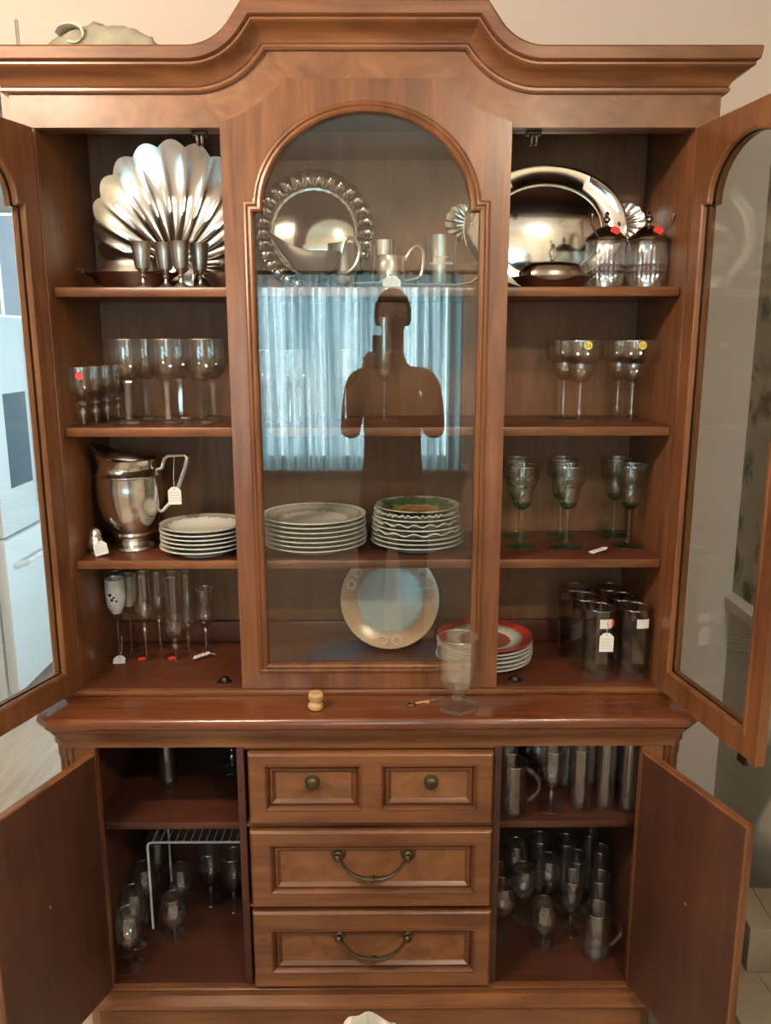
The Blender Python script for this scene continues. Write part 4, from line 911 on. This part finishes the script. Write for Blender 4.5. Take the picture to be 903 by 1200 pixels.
row('', 'glassware on the right cupboard floor', [
    ('beer_mug', 'beer_mug', .590, -.005, 'wide glass mug frontmost by the door', 0), ('brandy_snifter', 'snifter', .462, .040, 'brandy snifter frontmost alone in the middle', 0), ('wine_glass', 'balloon', .356, .068, 'balloon glass left by the drawers', 0),
    ('goblet', 'water_goblet', .545, .085, 'water goblet just behind the mug', 0), ('tumbler', 'tall_tumbler', .620, .085, 'tall tumbler right behind the mug', 0), ('wine_glass', 'balloon', .424, .138, 'balloon glass behind the snifter', 0), ('wine_glass', 'balloon', .501, .180, 'balloon glass in the middle of third row', 0),
    ('goblet', 'water_goblet', .578, .172, 'water goblet right of third row', 0), ('tumbler', 'slim_tumbler', .640, .165, 'slim tumbler at right end of third row', 0), ('goblet', 'water_goblet', .352, .185, 'water goblet left in back row', 0), ('wine_glass', 'balloon', .420, .250, 'balloon glass second in back row', 0),
    ('tumbler', 'tall_tumbler', .492, .262, 'tall tumbler middle in back row', 0), ('tumbler', 'tall_tumbler', .564, .250, 'tall tumbler right in back row', 0), ('tumbler', 'slim_tumbler', .632, .245, 'slim tumbler last in back row', 0)], BD, ' on right cupboard floor')
# white wire rack
t = thing('wire_rack', 'white coated wire shelf rack in the left cupboard', 'rack', (-.467, .15, BD))
zt = .265
G().tube([(-.135, -.05, 0), (-.135, -.05, zt-.012), (-.132, -.05, zt-.004), (-.124, -.05, zt), (.135, -.05, zt), (.143, -.05, zt-.004), (.146, -.05, zt-.012), (.146, -.05, 0)], .0032, 8).build('front_frame', M_WIRE, t)
G().tube([(-.135, .15, 0), (-.135, .15, zt-.012), (-.132, .15, zt-.004), (-.124, .15, zt), (.135, .15, zt), (.143, .15, zt-.004), (.146, .15, zt-.012), (.146, .15, 0)], .0032, 8).build('back_frame', M_WIRE, t)
wm = G().tube([(0, -.05, zt+.003), (0, .15, zt+.003)], .0016, 6).mesh('wire', M_WIRE)
for i in range(13): link('wire', wm, t, (-.120+.0205*i, 0, 0))

# ------------------------------------------------------------------ on top of the cornice
t = thing('folded_cloth', 'rumpled grey-beige cloth bundle on top of the cabinet', 'cloth', (-.555, .045, Z0C+.0778))
HP = [(-1, .020), (-.85, .032), (-.6, .046), (-.35, .058), (-.1, .064), (.2, .063), (.5, .056), (.8, .048), (.95, .040), (1, .022)]
def hprof(u):
    for (u0, h0), (u1, h1) in zip(HP, HP[1:]):
        if u <= u1: return h0+(h1-h0)*(u-u0)/(u1-u0)
    return HP[-1][1]
rows = []
for j in range(17):
    a = PI*j/16; row_ = []
    for i in range(41):
        u = i/40*2-1; h = hprof(u)*(1+.05*math.sin(u*11+a*2)+.035*math.sin(u*19-a*4)+.02*math.sin(u*37+a*9))
        c, sn = math.cos(a), math.sin(a)
        row_.append((u*.113+.004*math.sin(a*4+u*5), -.074*(1-.35*abs(u)**3)*math.copysign(abs(c)**.8, c), h*sn**.7 if sn > 0 else 0))
    rows.append(row_)
g = G().loft(rows, close=False)
for e in (0, -1): g.loft([[r[e] for r in rows], [(r[e][0], r[e][1], 0) for r in rows]], close=False)
g.build('bundle', M_FABRIC, t, angle=180)
sp = [(-.045+.034*(1-i/26)*math.cos(2.9-i*.36), 0, .024+.026*(1-i/26)*math.sin(2.9-i*.36)) for i in range(15)]
g = G(); g.loft([[(x, y, z) for x, _, z in sp] for y in (-.079, -.02)], close=False); g.loft([[(x+.003, y, z+.003) for x, _, z in sp] for y in (-.079, -.02)], close=False)
g.loft([[(x, -.079, z) for x, _, z in sp], [(x+.003, -.079, z+.003) for x, _, z in sp]], close=False)
g.build('rolled_fold', M_FOLD, t, angle=180)
t = thing('metal_rod', 'thin grey rod standing up behind the cornice at far left', 'rod', (-.80, .20, Z0C+.0778))
G().tube([(0, 0, 0), (-.002, 0, .08), (-.003, 0, .135)], .004, 8).build('shaft', M_PEW, t); G().lathe([(.014, 0), (.014, .004), (.005, .006)], 12).build('base', M_PEW, t)

# ------------------------------------------------------------------ kitchen fridge beyond the opening
t = thing('refrigerator', 'white refrigerator seen through the open left glass door', 'refrigerator', (-2.10, 2.22, FZ))
FX, FY, FH = .40, .45, 1.86
G().box(-FX, FX-.06, -FY, FY, .03, FH, .012).build('body', M_FRIDGE, t)
dr = G().box(FX-.055, FX, -FY+.004, -.004, .845, FH-.01, .014).build('door', M_FRIDGE, t)
G().box(FX-.004, FX+.003, -FY+.12, -FY+.36, 1.06, 1.50, .004).build('dispenser', M_FRDARK, dr)
G().tube([(FX, -.05, .95), (FX+.05, -.05, .98), (FX+.05, -.05, 1.70), (FX, -.05, 1.73)], .012, 8).build('handle', M_FRIDGE, dr)
dr = G().box(FX-.055, FX, .004, FY-.004, .845, FH-.01, .014).build('door', M_FRIDGE, t)
G().tube([(FX, .05, .95), (FX+.05, .05, .98), (FX+.05, .05, 1.70), (FX, .05, 1.73)], .012, 8).build('handle', M_FRIDGE, dr)
dr = G().box(FX-.055, FX, -FY+.004, FY-.004, .08, .832, .014).build('freezer_drawer', M_FRIDGE, t)
G().tube([(FX, -FY+.08, .70), (FX+.05, -FY+.10, .71), (FX+.05, FY-.10, .71), (FX, FY-.08, .70)], .014, 8).build('handle', M_FRIDGE, dr)
for sx in (-1, 1): G().lathe([(.03, 0), (.03, .03)], 12, c=(0, sx*.38, 0)).build('foot', M_FRDARK, t)

# ------------------------------------------------------------------ boxes by the right wall
def carton(label, x0, x1, y0, y1, z0, z1, mat, rz=0):
    cx_, cy_ = (x0+x1)/2, (y0+y1)/2; hx, hy, h = (x1-x0)/2, (y1-y0)/2, z1-z0
    t = thing('cardboard_box', label, 'box', (cx_, cy_, z0), (0, 0, rz), 'boxes by the right wall')
    G().box(-hx, hx, -hy, hy, 0, h-.003, .003).build('carton', mat, t)
    G().box(-hx, -.001, -hy, hy, h-.003, h, .001).build('flap', mat, t); G().box(.001, hx, -hy, hy, h-.003, h, .001).build('flap', mat, t)
    return t
carton('brown cardboard box standing on floor beside right cupboard door', .815, 1.03, -.36, -.02, FZ, .20, M_CARD, .03)
carton('pale cardboard box tucked against wall in front of brown box', .90, 1.03, -.62, -.40, FZ, .30, M_CARDW)
carton('small grey-brown box resting on top of brown cardboard box', .90, 1.02, -.20, -.05, .202, .32, M_CARD, -.06)
# ------------------------------------------------------------------ white ruffled dish at the bottom edge on a low table
TX, TY, TZ = 0.02, -.98, .485
t = thing('side_table', 'low dark wooden side table carrying the white ruffled dish', 'table', (TX, TY, FZ))
G().lathe([(.28, .520), (.29, .525), (.29, .540), (.285, .545)], 40).build('table_top', M_TABLE, t)
G().lathe([(.03, .06), (.035, .10), (.022, .16), (.028, .30), (.02, .42), (.05, .52)], 20).build('pedestal', M_TABLE, t)
for k in range(3):
    a = 2*PI*k/3+.5; G().tube([(.02*math.cos(a), .02*math.sin(a), .12), (.12*math.cos(a), .12*math.sin(a), .10), (.21*math.cos(a), .21*math.sin(a), .012)], [.018, .015, .012], 8).build('leg', M_TABLE, t)
t = thing('ruffled_dish', 'white porcelain dish with ruffled rim at the bottom edge', 'dish', (.010, -.755, TZ+.001))
def ruff(t_, r, z):
    k = max(0, (z-.02)/.07); return r*(1+.10*k*math.cos(5*t_+.4)), z+.011*k*math.sin(5*t_-.8)+.016*k*math.exp(-((t_-2.3)/.22)**2)
L(cup([(.022, 0), (.024, .004), (.016, .012), (.026, .026), (.040, .050), (.046, .075), (.052, .088)], .003), 60, ruff).build('bowl', M_RUFF, t, angle=60)

# ------------------------------------------------------------------ the photographer, mirrored in the centre glass
P = thing('person', 'photographer in maroon top holding up a phone, mirrored in glass', 'person', (.09, -2.30, FZ))
def skin_obj(name, pts, edges, mat, parent, root=0, sub=2):
    me = bpy.data.meshes.new(name); me.from_pydata([p[:3] for p in pts], edges, []); me.update()
    o = link(name, me, parent); me.materials.append(mat)
    md = o.modifiers.new('skin', 'SKIN'); md.use_smooth_shade = True
    for i, p in enumerate(pts):
        sv = me.skin_vertices[0].data[i]; sv.radius = (p[3], p[4] if len(p) > 4 else p[3]); sv.use_root = (i == root)
    sd = o.modifiers.new('sub', 'SUBSURF'); sd.levels = sub; sd.render_levels = sub
    return o
hx, hy, hz = .0294-.09, -1.8534+2.30, 1.6746-FZ       # lens position relative to the person
body_pts = [(0, 0, 1.00, .16, .11), (0, .01, 1.18, .15, .10), (0, .01, 1.38, .17, .11), (0, 0, 1.53, .13, .085), (0, .01, 1.63, .06, .06), (0, .02, 1.72, .055, .055),
    (-.19, 0, 1.55, .065), (-.215, .12, 1.27, .052), (hx-.07, hy-.05, hz-.13, .034), (.19, 0, 1.55, .065), (.215, .12, 1.27, .052), (hx+.07, hy-.05, hz-.13, .034),
    (-.10, 0, .92, .095), (-.11, .02, .52, .065), (-.11, -.01, .09, .045), (-.12, .12, .035, .040), (.10, 0, .92, .095), (.11, .02, .52, .065), (.11, -.01, .09, .045), (.12, .12, .035, .040)]
body_e = [(0, 1), (1, 2), (2, 3), (3, 4), (4, 5), (3, 6), (6, 7), (7, 8), (3, 9), (9, 10), (10, 11), (0, 12), (12, 13), (13, 14), (14, 15), (0, 16), (16, 17), (17, 18), (18, 19)]
skin_obj('body', body_pts, body_e, M_SHIRT, P)
skin_obj('trousers', [(0, 0, 1.00, .17, .12), (0, 0, 1.06, .165, .115)]+[(-.10, 0, .92, .105), (-.11, .02, .52, .076), (-.11, -.01, .10, .058), (.10, 0, .92, .105), (.11, .02, .52, .076), (.11, -.01, .10, .058)], [(0, 1), (0, 2), (2, 3), (3, 4), (0, 5), (5, 6), (6, 7)], M_JEANS, P)
HZ = 1.80+.06                      # head centre above the floor
hd = G(); loops = []
for j in range(17):
    ph = PI*j/16; z = -math.cos(ph)
    lp = []
    for i in range(32):
        a = 2*PI*i/32; rx, ry = .078*math.sin(ph), .098*math.sin(ph)
        if z < -.1: rx *= 1-.28*(-z-.1); ry *= 1-.10*(-z-.1)
        x, y = rx*math.cos(a), ry*math.sin(a)
        zz = .118*z
        if y > 0:
            f = math.exp(-(x/.014)**2)
            y += .022*f*math.exp(-((zz+.022)/.020)**2)          # nose
            y += .005*math.exp(-(x/.026)**2)*math.exp(-((zz+.062)/.010)**2)      # lips
            for ex in (-.032, .032): y -= .010*math.exp(-((x-ex)/.014)**2)*math.exp(-((zz-.004)/.012)**2)
            y += .008*math.exp(-(x/.03)**2)*math.exp(-((zz+.098)/.016)**2)       # chin
        lp.append((x, y, zz))
    loops.append(lp)
hd.loft(loops)
G().tube([(0, -.01, 1.58), (0, .01, 1.68), (0, .03, 1.82)], [.062, .056, .055], 16).build('neck', M_SKIN, P)
head = hd.build('head', M_SKIN, P, loc=(0, .05, HZ), rot=(math.radians(-6), 0, 0), angle=180)
for sx in (-1, 1):
    G().lathe([(.003, -.006), (.011, -.003), (.011, .003), (.003, .006)], 14).xf(Matrix.Translation((sx*.032, .079, .004)) @ Matrix.Rotation(PI/2, 4, 'X')).build('eye', M_PORC, head)
    G().tube([(sx*.078, -.005+.018*math.cos(2*PI*i/12), .0+.030*math.sin(2*PI*i/12)) for i in range(12)], .006, 8, closed=True).build('ear', M_SKIN, head)
G().tube([(-.022, .092, -.061), (0, .101, -.064), (.022, .092, -.061)], [.003, .005, .003], 8).build('mouth', M_SHIRT, head)
hg = G(); loops = []
for j in range(13):
    ph = PI*(.36+.64*j/12); z = -math.cos(ph); lp = []
    for i in range(32):
        a = 2*PI*i/32; k = 1.10; x, y = .084*k*math.sin(ph)*math.cos(a), .104*k*math.sin(ph)*math.sin(a)
        zz = .126*z
        if y > .03 and zz < .055: y = min(y, .045); 
        lp.append((x, y-.008, zz+.004))
    loops.append(lp)
hg.loft(loops, cap0=True); hg.build('hair', M_HAIR, head, angle=180)
for sx in (-1, 1):      # hands round the lower half of the phone, five bent fingers each
    wx, wy, wz = hx+sx*.07, hy-.05, hz-.13
    pts = [(wx, wy, wz, .026), (hx+sx*.058, hy-.030, hz-.105, .030, .020), (hx+sx*.054, hy-.024, hz-.075, .028, .018)]; ed = [(0, 1), (1, 2)]
    for k, (dz, ln) in enumerate(((-.055, .9), (-.072, 1.0), (-.089, .95), (-.105, .8))):
        b = len(pts); zb_ = hz+dz
        pts += [(hx+sx*.056, hy-.020, zb_, .0095), (hx+sx*.053, hy-.004, zb_, .0085), (hx+sx*(.053-.016*ln), hy+.003, zb_+.001, .0075), (hx+sx*(.053-.030*ln), hy+.004, zb_+.002, .0065)]
        ed += [(2 if k < 2 else 1, b), (b, b+1), (b+1, b+2), (b+2, b+3)]
    b = len(pts); pts += [(hx+sx*.045, hy-.040, hz-.090, .012), (hx+sx*.032, hy-.034, hz-.070, .010), (hx+sx*.020, hy-.026, hz-.052, .008)]; ed += [(1, b), (b, b+1), (b+1, b+2)]
    o = skin_obj('hand', pts, ed, M_SKIN, P, 0, 2)
ph = thing('phone', 'black phone held up by the photographer', 'phone', (.0294, -1.8534, 1.6746), (-PITCH, 0, -YAW))
G().box(-.037, .037, -.026, -.016, -.135, .022, .004).build('case', M_PHONE, ph)
G().lathe([(.008, 0), (.008, .002), (.006, .002)], 16).xf(Matrix.Translation((0.0, -.0158, 0)) @ Matrix.Rotation(-PI/2, 4, 'X')).build('camera_lens', M_GLB, ph)
